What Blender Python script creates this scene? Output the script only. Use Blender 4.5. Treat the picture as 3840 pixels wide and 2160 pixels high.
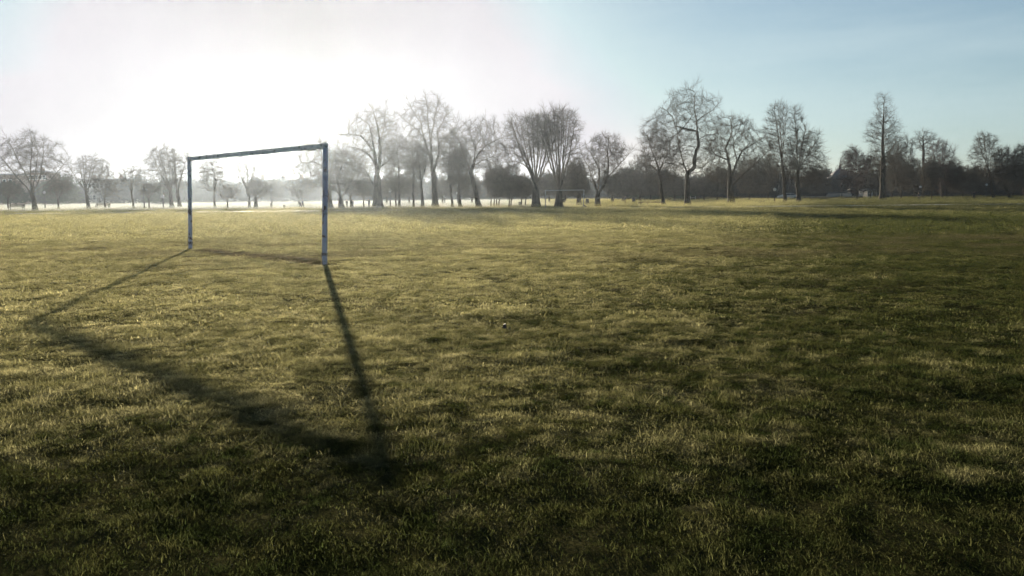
import bpy, bmesh, math, random
import numpy as np
from mathutils import Vector, Matrix

for o in list(bpy.data.objects):
    bpy.data.objects.remove(o, do_unlink=True)
SC = bpy.context.scene
COL = SC.collection
R = math.radians

# ------------------------------------------------------------------ camera
# photograph coordinates are 3840 x 2160; F is the focal length in those pixels
F, CX, CY, CAM_H = 2987.0, 1920.0, 1080.0, 1.37
PITCH, ROLL = math.atan((1080 - 735) / 2987.0), R(-0.545)
cam_d = bpy.data.cameras.new('camera')
cam_d.sensor_width = 36.0
cam_d.lens = 36.0 * F / 3840.0
cam_d.clip_start, cam_d.clip_end = 0.05, 6000.0
cam = bpy.data.objects.new('camera', cam_d)
COL.objects.link(cam)
CAM_M = Matrix.Rotation(R(90) - PITCH, 4, 'X') @ Matrix.Rotation(ROLL, 4, 'Z')
cam.matrix_world = Matrix.Translation((0, 0, CAM_H)) @ CAM_M
SC.camera = cam
SC.render.resolution_x, SC.render.resolution_y = 1024, 576
CAM_R = np.array(CAM_M.to_3x3())

# ------------------------------------------------------------------ sun, sky, exposure
SUN_AZ, SUN_EL = R(14.05), R(10.47)      # azimuth to the left of straight ahead (+Y)
SUN_DIR = Vector((-math.sin(SUN_AZ) * math.cos(SUN_EL), math.cos(SUN_AZ) * math.cos(SUN_EL), math.sin(SUN_EL)))
sun_d = bpy.data.lights.new('sun', 'SUN')
sun_d.energy, sun_d.angle, sun_d.color = 5.0, R(0.6), (1.0, 0.87, 0.68)
sun = bpy.data.objects.new('sun', sun_d)
COL.objects.link(sun)
sun.rotation_euler = SUN_DIR.to_track_quat('Z', 'Y').to_euler()

world = bpy.data.worlds.new('World')
SC.world = world
world.use_nodes = True
wn, wl = world.node_tree.nodes, world.node_tree.links
bg = wn['Background']
sky = wn.new('ShaderNodeTexSky')
sky.sky_type = 'NISHITA'
sky.sun_disc = False
sky.sun_elevation = SUN_EL
sky.sun_rotation = -SUN_AZ
sky.air_density, sky.dust_density, sky.ozone_density = 1.0, 0.9, 3.4
SKY_S, EXPO, CAP = 0.05, 1.35, (0.79, 0.765, 0.815)
tint = wn.new('ShaderNodeMix')
tint.data_type, tint.blend_type = 'RGBA', 'MULTIPLY'
tint.inputs['Factor'].default_value = 1.0
tint.inputs[7].default_value = (0.69, 0.785, 0.78, 1)
cap = wn.new('ShaderNodeMix')                 # thin high veil: no part of the sky is brighter than this
cap.data_type, cap.blend_type = 'RGBA', 'DARKEN'
cap.inputs['Factor'].default_value = 1.0
cap.inputs[7].default_value = (*[c / SKY_S / 2 ** EXPO for c in CAP], 1)
wl.new(sky.outputs['Color'], tint.inputs[6])
# thin streaky cirrus low in the sky
tcw = wn.new('ShaderNodeTexCoord'); mpw = wn.new('ShaderNodeMapping')
mpw.inputs['Scale'].default_value = (1.0, 1.0, 7.0); mpw.inputs['Rotation'].default_value = (0, R(14), 0)
nzw = wn.new('ShaderNodeTexNoise'); nzw.inputs['Scale'].default_value = 1.6; nzw.inputs['Detail'].default_value = 6.0; nzw.inputs['Roughness'].default_value = 0.55
sepw = wn.new('ShaderNodeSeparateXYZ')
wl.new(tcw.outputs['Generated'], mpw.inputs['Vector']); wl.new(mpw.outputs['Vector'], nzw.inputs['Vector']); wl.new(tcw.outputs['Generated'], sepw.inputs[0])
def wrange(src, a, b, c, d):
    r = wn.new('ShaderNodeMapRange'); r.interpolation_type = 'SMOOTHSTEP'
    for nm, v in zip(('From Min', 'From Max', 'To Min', 'To Max'), (a, b, c, d)): r.inputs[nm].default_value = v
    wl.new(src, r.inputs['Value']); return r.outputs['Result']
wm = wn.new('ShaderNodeMath'); wm.operation = 'MULTIPLY'
wl.new(wrange(nzw.outputs['Fac'], 0.35, 0.65, 0.32, 0.60), wm.inputs[0]); wl.new(wrange(sepw.outputs['Z'], 0.12, 0.5, 1.0, 0.15), wm.inputs[1])
veil = wn.new('ShaderNodeMix'); veil.data_type = 'RGBA'
veil.inputs[7].default_value = (*[c / SKY_S / 2 ** EXPO for c in (0.62, 0.755, 0.78)], 1)
wl.new(wm.outputs[0], veil.inputs['Factor']); wl.new(tint.outputs[2], veil.inputs[6])
wl.new(veil.outputs[2], cap.inputs[6])
# sky dimmed round the sun to offset the haze glow added in front of it
dotw = wn.new('ShaderNodeVectorMath'); dotw.operation = 'DOT_PRODUCT'; dotw.inputs[1].default_value = SUN_DIR
wl.new(tcw.outputs['Generated'], dotw.inputs[0])
dim = wn.new('ShaderNodeMix'); dim.data_type = 'RGBA'; dim.blend_type = 'MULTIPLY'; dim.inputs['Factor'].default_value = 1.0
rampw = wn.new('ShaderNodeValToRGB')
els = rampw.color_ramp.elements
els[0].position = 0.0; els[0].color = (1, 1, 1, 1)
els[1].position = 1.0; els[1].color = (0.38, 0.38, 0.38, 1)
for deg, val in ((16, 0.92), (10, 0.76), (6.5, 0.61), (3.5, 0.48)):
    e = els.new((math.cos(R(deg)) - 0.86) / 0.14); e.color = (val, val, val, 1)
wl.new(wrange(dotw.outputs['Value'], 0.86, 1.0, 0.0, 1.0), rampw.inputs['Fac'])
for nd in wn:
    if nd.bl_idname == 'ShaderNodeMapRange' and nd.inputs['From Max'].default_value == 1.0: nd.interpolation_type = 'LINEAR'
wl.new(cap.outputs[2], dim.inputs[6]); 
# and dimmed further low down, where the haze adds more
lowm = wn.new('ShaderNodeMath'); lowm.operation = 'MULTIPLY'
wl.new(wrange(sepw.outputs['Z'], 0.0, 0.16, 0.42, 0.0), lowm.inputs[0]); wl.new(wrange(dotw.outputs['Value'], 0.90, 0.975, 0.0, 1.0), lowm.inputs[1])
inv = wn.new('ShaderNodeMath'); inv.operation = 'SUBTRACT'; inv.inputs[0].default_value = 1.0; wl.new(lowm.outputs[0], inv.inputs[1])
both = wn.new('ShaderNodeMix'); both.data_type = 'RGBA'; both.blend_type = 'MULTIPLY'; both.inputs['Factor'].default_value = 1.0
wl.new(rampw.outputs['Color'], both.inputs[6]); wl.new(inv.outputs[0], both.inputs[7])
wl.new(both.outputs[2], dim.inputs[7])
wl.new(dim.outputs[2], bg.inputs['Color'])
bg.inputs['Strength'].default_value = SKY_S

SC.view_settings.view_transform = 'Standard'
SC.view_settings.look = 'None'
SC.view_settings.exposure = EXPO
SC.view_settings.gamma = 1.0
SC.cycles.use_denoising = True
SC.cycles.denoising_input_passes = 'RGB_ALBEDO'
SC.cycles.max_bounces = 6
SC.cycles.transparent_max_bounces = 8
SC.cycles.volume_bounces = 0
SC.cycles.sample_clamp_indirect = 4.0

# ------------------------------------------------------------------ photo point -> place in the park
def ray(u, v):
    d = CAM_R @ np.array([(u - CX) / F, -(v - CY) / F, -1.0])
    return d
def ground_pt(u, v):
    d = ray(u, v)
    t = -CAM_H / d[2]
    return np.array([d[0] * t, d[1] * t, 0.0])
def at_depth(u, v, Y):
    d = ray(u, v)
    t = Y / d[1]
    return np.array([d[0] * t, Y, CAM_H + d[2] * t])
def base_at(u, Y):
    """ground point that lies Y metres ahead in photo column u"""
    v0 = 900.0
    for _ in range(12):
        v0 += (CAM_H / Y - (-ray(u, v0)[2] / ray(u, v0)[1])) * F
    return ground_pt(u, v0)

# ------------------------------------------------------------------ object helpers
def tag(o, label=None, cat=None, group=None, kind=None):
    if label: o['label'] = label
    if cat: o['category'] = cat
    if group: o['group'] = group
    if kind: o['kind'] = kind
    return o
def empty(name, loc=(0, 0, 0), rz=0.0):
    o = bpy.data.objects.new(name, None)
    o.empty_display_size = 0.3
    COL.objects.link(o)
    o.location = loc
    o.rotation_euler = (0, 0, rz)
    return o
def link_mesh(name, me, mat=None, parent=None, loc=None):
    o = bpy.data.objects.new(name, me)
    COL.objects.link(o)
    if mat is not None: me.materials.append(mat)
    if parent is not None: o.parent = parent
    if loc is not None: o.location = loc
    return o
def np_mesh(name, V, Fq, smooth=False):
    """V (n,3); Fq (m,4) or (m,3) index arrays, or a list of such arrays"""
    me = bpy.data.meshes.new(name)
    fs = [f for f in (Fq if isinstance(Fq, list) else [Fq]) if len(f)]
    me.vertices.add(len(V))
    me.vertices.foreach_set('co', np.asarray(V, np.float32).ravel())
    loops = np.concatenate([f.ravel() for f in fs]).astype(np.int32)
    tot = np.concatenate([np.full(len(f), f.shape[1], np.int32) for f in fs])
    me.loops.add(len(loops))
    me.loops.foreach_set('vertex_index', loops)
    me.polygons.add(len(tot))
    st = np.concatenate([[0], np.cumsum(tot)[:-1]]).astype(np.int32)
    me.polygons.foreach_set('loop_start', st)
    if smooth: me.polygons.foreach_set('use_smooth', np.ones(len(tot), bool))
    me.update(calc_edges=True)
    return me
def copy_tree(o, parent=None):
    c = o.copy()
    COL.objects.link(c)
    if parent is not None: c.parent = parent
    for ch in list(o.children): copy_tree(ch, c)
    return c

class MB:
    """collects bevelled boxes, tubes and lathes into one mesh"""
    def __init__(self): self.bm = bmesh.new()
    def box(self, c, s, rot=None, bevel=0.0, taper=None):
        r = bmesh.ops.create_cube(self.bm, size=1.0)
        vs = r['verts']
        M = (Matrix.Rotation(rot, 3, 'Z') if isinstance(rot, (int, float)) else rot) if rot is not None else Matrix.Identity(3)
        for v in vs:
            if taper and v.co.z > 0: v.co.x *= taper[0]; v.co.y *= taper[1]
            v.co = M @ Vector((v.co.x * s[0], v.co.y * s[1], v.co.z * s[2])) + Vector(c)
        if bevel:
            es = list({e for v in vs for e in v.link_edges})
            bmesh.ops.bevel(self.bm, geom=es, offset=bevel, segments=2, affect='EDGES', profile=0.6)
        return self
    def tube(self, pts, radii, n=8, cap=True):
        pts = [Vector(p) for p in pts]
        if not hasattr(radii, '__len__'): radii = [radii] * len(pts)
        rings = []
        for i, p in enumerate(pts):
            d = (pts[min(i + 1, len(pts) - 1)] - pts[max(i - 1, 0)]).normalized()
            ref = Vector((0, 1, 0)) if abs(d.y) < 0.9 else Vector((1, 0, 0))
            u = d.cross(ref).normalized(); w = d.cross(u)
            rings.append([self.bm.verts.new(p + (u * math.cos(a) + w * math.sin(a)) * radii[i]) for a in [2 * math.pi * k / n for k in range(n)]])
        for a, b in zip(rings, rings[1:]):
            for k in range(n): self.bm.faces.new((a[k], a[(k + 1) % n], b[(k + 1) % n], b[k]))
        if cap:
            self.bm.faces.new(rings[0][::-1]); self.bm.faces.new(rings[-1])
        return self
    def lathe(self, prof, c=(0, 0, 0), n=16):
        return self.tube([(c[0], c[1], c[2] + z) for r, z in prof], [max(r, 0.001) for r, z in prof], n)
    def poly(self, pts):
        self.bm.faces.new([self.bm.verts.new(p) for p in pts]); return self
    def build(self, name, mat, parent=None, loc=None, smooth=False):
        me = bpy.data.meshes.new(name)
        bmesh.ops.recalc_face_normals(self.bm, faces=self.bm.faces)
        self.bm.to_mesh(me); self.bm.free()
        if smooth: me.shade_smooth()
        return link_mesh(name, me, mat, parent, loc)

# ------------------------------------------------------------------ materials
def mat_new(name):
    m = bpy.data.materials.new(name)
    m.use_nodes = True
    return m, m.node_tree.nodes, m.node_tree.links, m.node_tree.nodes['Principled BSDF']
def mat_noise(name, c1, c2, scale=4.0, rough=0.8, detail=5.0, bump=0.0, metal=0.0, spec=0.4, stretch=(1, 1, 1), lo=0.35, hi=0.65):
    m, n, l, p = mat_new(name)
    tc = n.new('ShaderNodeTexCoord'); mp = n.new('ShaderNodeMapping'); mp.inputs['Scale'].default_value = stretch
    nz = n.new('ShaderNodeTexNoise'); nz.inputs['Scale'].default_value = scale; nz.inputs['Detail'].default_value = detail
    cr = n.new('ShaderNodeValToRGB')
    cr.color_ramp.elements[0].color = (*c1, 1); cr.color_ramp.elements[1].color = (*c2, 1)
    cr.color_ramp.elements[0].position = lo; cr.color_ramp.elements[1].position = hi
    l.new(tc.outputs['Object'], mp.inputs['Vector']); l.new(mp.outputs['Vector'], nz.inputs['Vector'])
    l.new(nz.outputs['Fac'], cr.inputs['Fac']); l.new(cr.outputs['Color'], p.inputs['Base Color'])
    p.inputs['Roughness'].default_value = rough; p.inputs['Metallic'].default_value = metal
    p.inputs['Specular IOR Level'].default_value = spec
    if bump:
        b = n.new('ShaderNodeBump'); b.inputs['Strength'].default_value = bump; b.inputs['Distance'].default_value = 0.02
        l.new(nz.outputs['Fac'], b.inputs['Height']); l.new(b.outputs['Normal'], p.inputs['Normal'])
    return m
M = {}
M['bark'] = mat_noise('bark', (0.036, 0.029, 0.021), (0.09, 0.074, 0.053), 3.0, 0.95, bump=0.6, spec=0.1, stretch=(1, 1, 0.3))
M['twig'] = mat_noise('twig', (0.055, 0.042, 0.028), (0.10, 0.08, 0.05), 1.2, 0.9)
M['twig_red'] = mat_noise('twig_red', (0.06, 0.034, 0.026), (0.10, 0.06, 0.045), 1.2, 0.9)
M['wood_mass'] = mat_noise('wood_mass', (0.018, 0.018, 0.017), (0.036, 0.034, 0.031), 1.0, 0.9)
M['evergreen'] = mat_noise('evergreen', (0.03, 0.042, 0.02), (0.06, 0.075, 0.032), 0.8, 0.8)
M['dark_metal'] = mat_noise('dark_metal', (0.02, 0.022, 0.022), (0.045, 0.045, 0.042), 6, 0.55)
M['wood'] = mat_noise('wood', (0.07, 0.05, 0.03), (0.14, 0.10, 0.065), 5, 0.75, stretch=(0.3, 3, 3))
M['pale_wood'] = mat_noise('pale_wood', (0.28, 0.24, 0.18), (0.42, 0.37, 0.29), 5, 0.75, stretch=(0.3, 3, 3))
M['lamp_glass'] = mat_noise('lamp_glass', (0.32, 0.32, 0.32), (0.4, 0.4, 0.4), 3, 0.25, spec=0.6)
M['brick'] = mat_noise('brick', (0.16, 0.10, 0.075), (0.26, 0.17, 0.12), 1.5, 0.9)
M['stucco'] = mat_noise('stucco', (0.34, 0.31, 0.27), (0.44, 0.41, 0.36), 0.8, 0.9)
M['slate'] = mat_noise('slate', (0.06, 0.06, 0.068), (0.11, 0.11, 0.12), 1.2, 0.7)
M['window_glass'] = mat_noise('window_glass', (0.015, 0.018, 0.022), (0.03, 0.035, 0.04), 2, 0.12, spec=0.6)
M['frame_paint'] = mat_noise('frame_paint', (0.5, 0.5, 0.48), (0.62, 0.61, 0.58), 3, 0.6)

# ------------------------------------------------------------------ ground
def vnoise(x, y, seed):
    """smooth value noise in 0..1"""
    xi, yi = np.floor(x).astype(np.int64), np.floor(y).astype(np.int64)
    fx, fy = x - xi, y - yi
    fx, fy = fx * fx * (3 - 2 * fx), fy * fy * (3 - 2 * fy)
    def h(a, b):
        n = (a * 374761393 + b * 668265263 + seed * 1442695041) & 0x7fffffff
        n = ((n ^ (n >> 13)) * 1274126177) & 0x7fffffff
        return ((n ^ (n >> 16)) & 0xffff) / 65535.0
    return (h(xi, yi) * (1 - fx) + h(xi + 1, yi) * fx) * (1 - fy) + (h(xi, yi + 1) * (1 - fx) + h(xi + 1, yi + 1) * fx) * fy
# scuffed bare hollows in the turf
HOLLOWS = [(*ground_pt(u, v)[:2], r) for u, v, r in ((2235, 1325, .30), (2275, 1395, .24), (2090, 1352, .18), (1610, 1322, .17), (1520, 1260, .14), (2560, 1290, .25), (260, 1700, .12), (1000, 1640, .10), (2480, 1870, .12), (3150, 1700, .2), (700, 2020, .08))]
def height(x, y):
    d = np.hypot(x, y)
    fade = np.clip((75 - d) / 45, 0, 1)
    h = (vnoise(x * 3.1 + y * 0.7, y * 3.1, 1) - 0.5) * 0.03
    h += (vnoise(x * 7.3, y * 7.3 + x * 0.9, 2) - 0.5) * 0.022
    h += (vnoise(x * 1.05, y * 1.05, 3) - 0.5) * 0.018
    h += (vnoise(x * 0.21, y * 0.21, 4) - 0.5) * 0.02
    for hx, hy, hr in HOLLOWS: h = h - 0.035 * np.exp(-(((x - hx) / hr) ** 2 + ((y - hy) / (hr * 0.8)) ** 2) ** 2)
    return h * fade

ang = np.concatenate([np.linspace(-50, 50, 521), np.linspace(50, 310, 105)[1:-1]])
ang = np.radians(ang)
rad = [0.35]
while rad[-1] < 1500: rad.append(rad[-1] * (1.0115 if rad[-1] < 90 else 1.05))
rad = np.array(rad)
na, nr = len(ang), len(rad)
RR, AA = np.meshgrid(rad, ang, indexing='ij')
GX, GY = RR * np.sin(AA), RR * np.cos(AA)
GV = np.stack([GX, GY, height(GX, GY)], -1).reshape(-1, 3)
ii, jj = np.meshgrid(np.arange(nr - 1), np.arange(na), indexing='ij')
j2 = (jj + 1) % na
quads = np.stack([ii * na + jj, ii * na + j2, (ii + 1) * na + j2, (ii + 1) * na + jj], -1).reshape(-1, 4)[:, ::-1]
GV = np.vstack([GV, [[0, 0, float(height(np.zeros(1), np.zeros(1))[0])]]])
c0 = len(GV) - 1
tris = np.stack([np.full(na, c0), np.arange(na), (np.arange(na) + 1) % na], -1)[:, ::-1]

def turf_colour(n, l, scale_seed=0.0):
    """where the turf is straw, green or worn brown, with vignetting and glare painted in: position in the park -> colour"""
    geo = n.new('ShaderNodeNewGeometry')
    def noise(scale, detail=4.0, rough=0.55, dx=0.0):
        mp = n.new('ShaderNodeMapping'); mp.inputs['Location'].default_value = (dx, dx * 0.7, 0)
        l.new(geo.outputs['Position'], mp.inputs['Vector'])
        z = n.new('ShaderNodeTexNoise'); z.inputs['Scale'].default_value = scale
        z.inputs['Detail'].default_value = detail; z.inputs['Roughness'].default_value = rough
        l.new(mp.outputs['Vector'], z.inputs['Vector'])
        return z.outputs['Fac']
    def rng(src, a, b, c=0.0, d=1.0):
        r = n.new('ShaderNodeMapRange'); r.interpolation_type = 'SMOOTHSTEP'
        r.inputs['From Min'].default_value = a; r.inputs['From Max'].default_value = b
        r.inputs['To Min'].default_value = c; r.inputs['To Max'].default_value = d
        l.new(src, r.inputs['Value']); return r.outputs['Result']
    def math_(op, a, b=None, **k):
        m = n.new('ShaderNodeMath'); m.operation = op
        for i, s in enumerate((a, b)):
            if s is None: continue
            if isinstance(s, (int, float)): m.inputs[i].default_value = s
            else: l.new(s, m.inputs[i])
        return m.outputs[0]
    def mix(f, a, b):
        m = n.new('ShaderNodeMix'); m.data_type = 'RGBA'
        if isinstance(f, float): m.inputs['Factor'].default_value = f
        else: l.new(f, m.inputs['Factor'])
        for i, s in ((6, a), (7, b)):
            if isinstance(s, tuple): m.inputs[i].default_value = (*s, 1)
            else: l.new(s, m.inputs[i])
        return m.outputs[2]
    sep = n.new('ShaderNodeSeparateXYZ'); l.new(geo.outputs['Position'], sep.inputs[0])
    # drier, paler turf on the pitch round the goal; greener turf to the side and close up, darkened to paint in lens vignetting
    side = math_('SUBTRACT', sep.outputs['X'], math_('MULTIPLY', sep.outputs['Y'], 0.36))
    side = math_('ADD', side, math_('MULTIPLY', math_('SUBTRACT', noise(0.11, 5.0, 0.6), 0.5), 5.0))
    green_falloff = rng(side, -7.5, 6.0)
    green_falloff = math_('MULTIPLY', green_falloff, rng(sep.outputs['Y'], 26.0, 62.0, 1.0, 0.5))
    near = math_('ADD', sep.outputs['Y'], math_('MULTIPLY', math_('SUBTRACT', noise(0.6, 5.0, 0.65), 0.5), 2.5))
    green_falloff = math_('MAXIMUM', green_falloff, rng(near, 6.8, 1.7, 0.0, 1.0))
    patch = math_('ADD', math_('MULTIPLY', rng(noise(0.9, 4.0, 0.6), 0.25, 0.75), 0.42), math_('MULTIPLY', rng(noise(5.2, 3.0, 0.6, 2.0), 0.32, 0.68), 0.5))
    patch = math_('ADD', patch, math_('MULTIPLY', green_falloff, 0.85))
    patch = math_('MINIMUM', patch, 1.0)
    straw = mix(rng(noise(2.3, 3.0, 0.6, 7.0), 0.35, 0.65), TURF['straw'], TURF['dry'])
    green = mix(rng(noise(3.1, 3.0, 0.6, 3.0), 0.35, 0.65), TURF['green'], TURF['dark_olive'])
    c = mix(patch, straw, green)
    # worn mud: the goal mouth and a trodden band across the pitch
    wx = math_('SUBTRACT', sep.outputs['Y'], math_('MULTIPLY', math_('ADD', sep.outputs['X'], 3.9), -1.03))
    wx = math_('ABSOLUTE', math_('SUBTRACT', wx, 16.6))
    wx = math_('ADD', wx, math_('MULTIPLY', math_('ABSOLUTE', math_('SUBTRACT', noise(0.7, 4.0, 0.6, 11.0), 0.5)), 3.0))
    inside = math_('MULTIPLY', rng(sep.outputs['X'], -8.6, -8.0), rng(sep.outputs['X'], -3.6, -4.2))
    mouth = math_('MULTIPLY', rng(wx, 1.2, 0.45), inside)
    band = math_('MULTIPLY', rng(math_('ABSOLUTE', math_('SUBTRACT', sep.outputs['Y'], 21.0)), 8.0, 1.0), rng(noise(0.35, 5.0, 0.65, 5.0), 0.44, 0.6))
    worn = math_('MAXIMUM', mouth, math_('MULTIPLY', band, 0.55))
    c = mix(worn, c, TURF['mud'])
    # painted glare: turf beyond the path turns paler on the side towards the sun
    glare = math_('MULTIPLY', rng(sep.outputs['Y'], 96.0, 112.0), rng(sep.outputs['X'], 15.0, -10.0))
    c = mix(math_('MULTIPLY', glare, 0.95), c, TURF['glare_tone'])
    return c, geo, noise, rng, math_, mix
TURF = dict(straw=(0.585, 0.53, 0.27), dry=(0.43, 0.395, 0.18), green=(0.027, 0.036, 0.012), dark_olive=(0.074, 0.076, 0.027), mud=(0.125, 0.103, 0.062), glare_tone=(0.54, 0.56, 0.52))  # both greens also carry painted vignetting; the last tone is painted glare

def mat_ground():
    m, n, l, p = mat_new('turf_soil')
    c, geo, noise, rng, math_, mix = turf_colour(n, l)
    # bare soil and thatch show between the blades close up
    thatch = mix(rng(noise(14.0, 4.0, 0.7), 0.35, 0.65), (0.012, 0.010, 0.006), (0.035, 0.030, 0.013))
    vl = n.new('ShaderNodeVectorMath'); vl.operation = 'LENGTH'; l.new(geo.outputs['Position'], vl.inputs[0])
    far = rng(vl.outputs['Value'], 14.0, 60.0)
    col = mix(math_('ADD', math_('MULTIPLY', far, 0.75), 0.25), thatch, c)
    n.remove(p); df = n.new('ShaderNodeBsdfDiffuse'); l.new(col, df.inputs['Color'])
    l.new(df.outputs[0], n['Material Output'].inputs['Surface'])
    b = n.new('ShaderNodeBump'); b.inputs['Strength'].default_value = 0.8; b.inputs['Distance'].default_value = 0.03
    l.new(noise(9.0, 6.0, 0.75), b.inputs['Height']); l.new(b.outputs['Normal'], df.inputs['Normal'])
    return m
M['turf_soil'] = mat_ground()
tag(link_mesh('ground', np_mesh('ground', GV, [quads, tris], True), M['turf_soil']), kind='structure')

def mat_blade():
    m, n, l, p = mat_new('grass_blade')
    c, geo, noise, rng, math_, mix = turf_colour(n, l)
    at = n.new('ShaderNodeAttribute'); at.attribute_name = 'shade'
    # single blades: some bleached straw, some fresh green, most in between
    pale = n.new('ShaderNodeMix'); pale.data_type = 'RGBA'; pale.blend_type = 'ADD'; pale.inputs['Factor'].default_value = 0.8
    l.new(c, pale.inputs[6]); l.new(c, pale.inputs[7])
    c = mix(rng(at.outputs['Fac'], 0.70, 0.98, 0.0, 0.8), c, pale.outputs[2])
    c = mix(rng(at.outputs['Fac'], 0.30, 0.02, 0.0, 0.6), c, (0.04, 0.058, 0.014))
    n.remove(p); df = n.new('ShaderNodeBsdfDiffuse'); l.new(c, df.inputs['Color'])
    tr = n.new('ShaderNodeBsdfTranslucent'); l.new(c, tr.inputs['Color'])
    mx = n.new('ShaderNodeMixShader'); mx.inputs[0].default_value = 0.7
    l.new(df.outputs[0], mx.inputs[1]); l.new(tr.outputs[0], mx.inputs[2])
    l.new(mx.outputs[0], n['Material Output'].inputs['Surface'])
    return m
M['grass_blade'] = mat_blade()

def blades(rng, n, radius, hmin, hmax, width, flat=0.35, edge=0.5, dome=0.0, lo=0.0, hi=1.0):
    """a clump of n curved three-step blades -> verts, quads, shade per vertex"""
    rr = radius * rng.random(n) ** edge; aa = rng.random(n) * 2 * np.pi
    bx, by = rr * np.cos(aa), rr * np.sin(aa)
    hh = (hmin + (hmax - hmin) * rng.random(n) ** 1.6) * (1 - dome * (rr / radius) ** 2)
    lay = rng.random(n) < flat
    lean = np.where(lay, 0.9 + 0.6 * rng.random(n), 0.15 + 0.65 * rng.random(n))
    az = rng.random(n) * 2 * np.pi
    bend = 0.35 + 0.7 * rng.random(n)
    L = np.where(lay, hh * 1.5, hh)
    side = np.stack([-np.sin(az), np.cos(az), 0 * az], -1)
    tw = rng.normal(0, 0.5, n)
    side[:, 0] += tw * np.cos(az); side[:, 1] += tw * np.sin(az)
    side /= np.linalg.norm(side, axis=1)[:, None]
    P = [np.stack([bx, by, np.full(n, -0.012)], -1)]
    for k in range(3):
        th = np.clip(lean + bend * (k / 2.0 - 0.2), 0, 1.75)
        st = np.stack([np.sin(th) * np.cos(az + 0.25 * tw * k), np.sin(th) * np.sin(az + 0.25 * tw * k), np.cos(th)], -1)
        P.append(P[-1] + st * (L / 3)[:, None])
    w = width * (0.6 + 0.8 * rng.random(n))
    V = []
    for k, f in enumerate((0.8, 1.0, 0.75, 0.12)):
        V += [P[k] - side * (w * f / 2)[:, None], P[k] + side * (w * f / 2)[:, None]]
    V = np.stack(V, 1)
    V[:, :, 2] = np.maximum(V[:, :, 2], -0.02)
    V = V.reshape(-1, 3)
    b = (np.arange(n) * 8)[:, None]
    Q = np.concatenate([b + np.array([[0, 1, 3, 2]]) + 2 * k for k in range(3)])
    return V, Q, np.repeat(lo + (hi - lo) * rng.random(n), 8)

def instancer(name, variants, mat, P, idx, rotz, scl, tilt=None, shade=True):
    """one object: loose points plus the variant meshes, turned into instances by geometry nodes"""
    V = [P]; Fs = []; var = [np.full(len(P), -1, np.int32)]; sh = [np.zeros(len(P))]
    off = len(P)
    for k, (v, f, s) in enumerate(variants):
        V.append(v); var.append(np.full(len(v), k, np.int32)); sh.append(s if s is not None else np.zeros(len(v)))
        for ff in (f if isinstance(f, list) else [f]):
            if len(ff): Fs.append(ff + off)
        off += len(v)
    me = np_mesh(name, np.vstack(V), Fs)
    n = len(me.vertices)
    def attr(nm, typ, data, field='value'):
        a = me.attributes.new(nm, typ, 'POINT'); a.data.foreach_set(field, data)
    attr('variant', 'INT', np.concatenate(var).astype(np.int32))
    attr('shade', 'FLOAT', np.concatenate(sh).astype(np.float32))
    pad = n - len(P)
    rot = np.zeros((n, 3), np.float32); rot[:len(P), 2] = rotz
    if tilt is not None: rot[:len(P), :2] = tilt
    attr('turn', 'FLOAT_VECTOR', rot.ravel(), 'vector')
    attr('grow', 'FLOAT', np.concatenate([scl, np.ones(pad)]).astype(np.float32))
    attr('pick', 'INT', np.concatenate([idx, np.zeros(pad)]).astype(np.int32))
    o = link_mesh(name, me, mat)
    ng = bpy.data.node_groups.new(name, 'GeometryNodeTree')
    ng.interface.new_socket('Geometry', in_out='INPUT', socket_type='NodeSocketGeometry')
    ng.interface.new_socket('Geometry', in_out='OUTPUT', socket_type='NodeSocketGeometry')
    N, L = ng.nodes, ng.links
    gi, go = N.new('NodeGroupInput'), N.new('NodeGroupOutput')
    def named(nm, typ):
        a = N.new('GeometryNodeInputNamedAttribute'); a.data_type = typ; a.inputs['Name'].default_value = nm
        return a.outputs['Attribute']
    vsock = named('variant', 'INT')
    def split(k):
        c = N.new('FunctionNodeCompare'); c.data_type = 'INT'; c.operation = 'EQUAL'
        L.new(vsock, c.inputs[2]); c.inputs[3].default_value = k
        s = N.new('GeometryNodeSeparateGeometry'); s.domain = 'POINT'
        L.new(gi.outputs[0], s.inputs['Geometry']); L.new(c.outputs[0], s.inputs['Selection'])
        return s.outputs['Selection']
    jn = N.new('GeometryNodeJoinGeometry')
    for k in range(len(variants)):
        g = N.new('GeometryNodeGeometryToInstance'); L.new(split(k), g.inputs[0]); L.new(g.outputs[0], jn.inputs[0])
    ip = N.new('GeometryNodeInstanceOnPoints')
    L.new(split(-1), ip.inputs['Points']); L.new(jn.outputs[0], ip.inputs['Instance'])
    ip.inputs['Pick Instance'].default_value = True
    L.new(named('pick', 'INT'), ip.inputs['Instance Index'])
    er = N.new('FunctionNodeEulerToRotation'); L.new(named('turn', 'FLOAT_VECTOR'), er.inputs[0])
    L.new(er.outputs[0], ip.inputs['Rotation'])
    L.new(named('grow', 'FLOAT'), ip.inputs['Scale'])
    L.new(ip.outputs[0], go.inputs[0])
    md = o.modifiers.new('scatter', 'NODES'); md.node_group = ng
    return o

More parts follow.
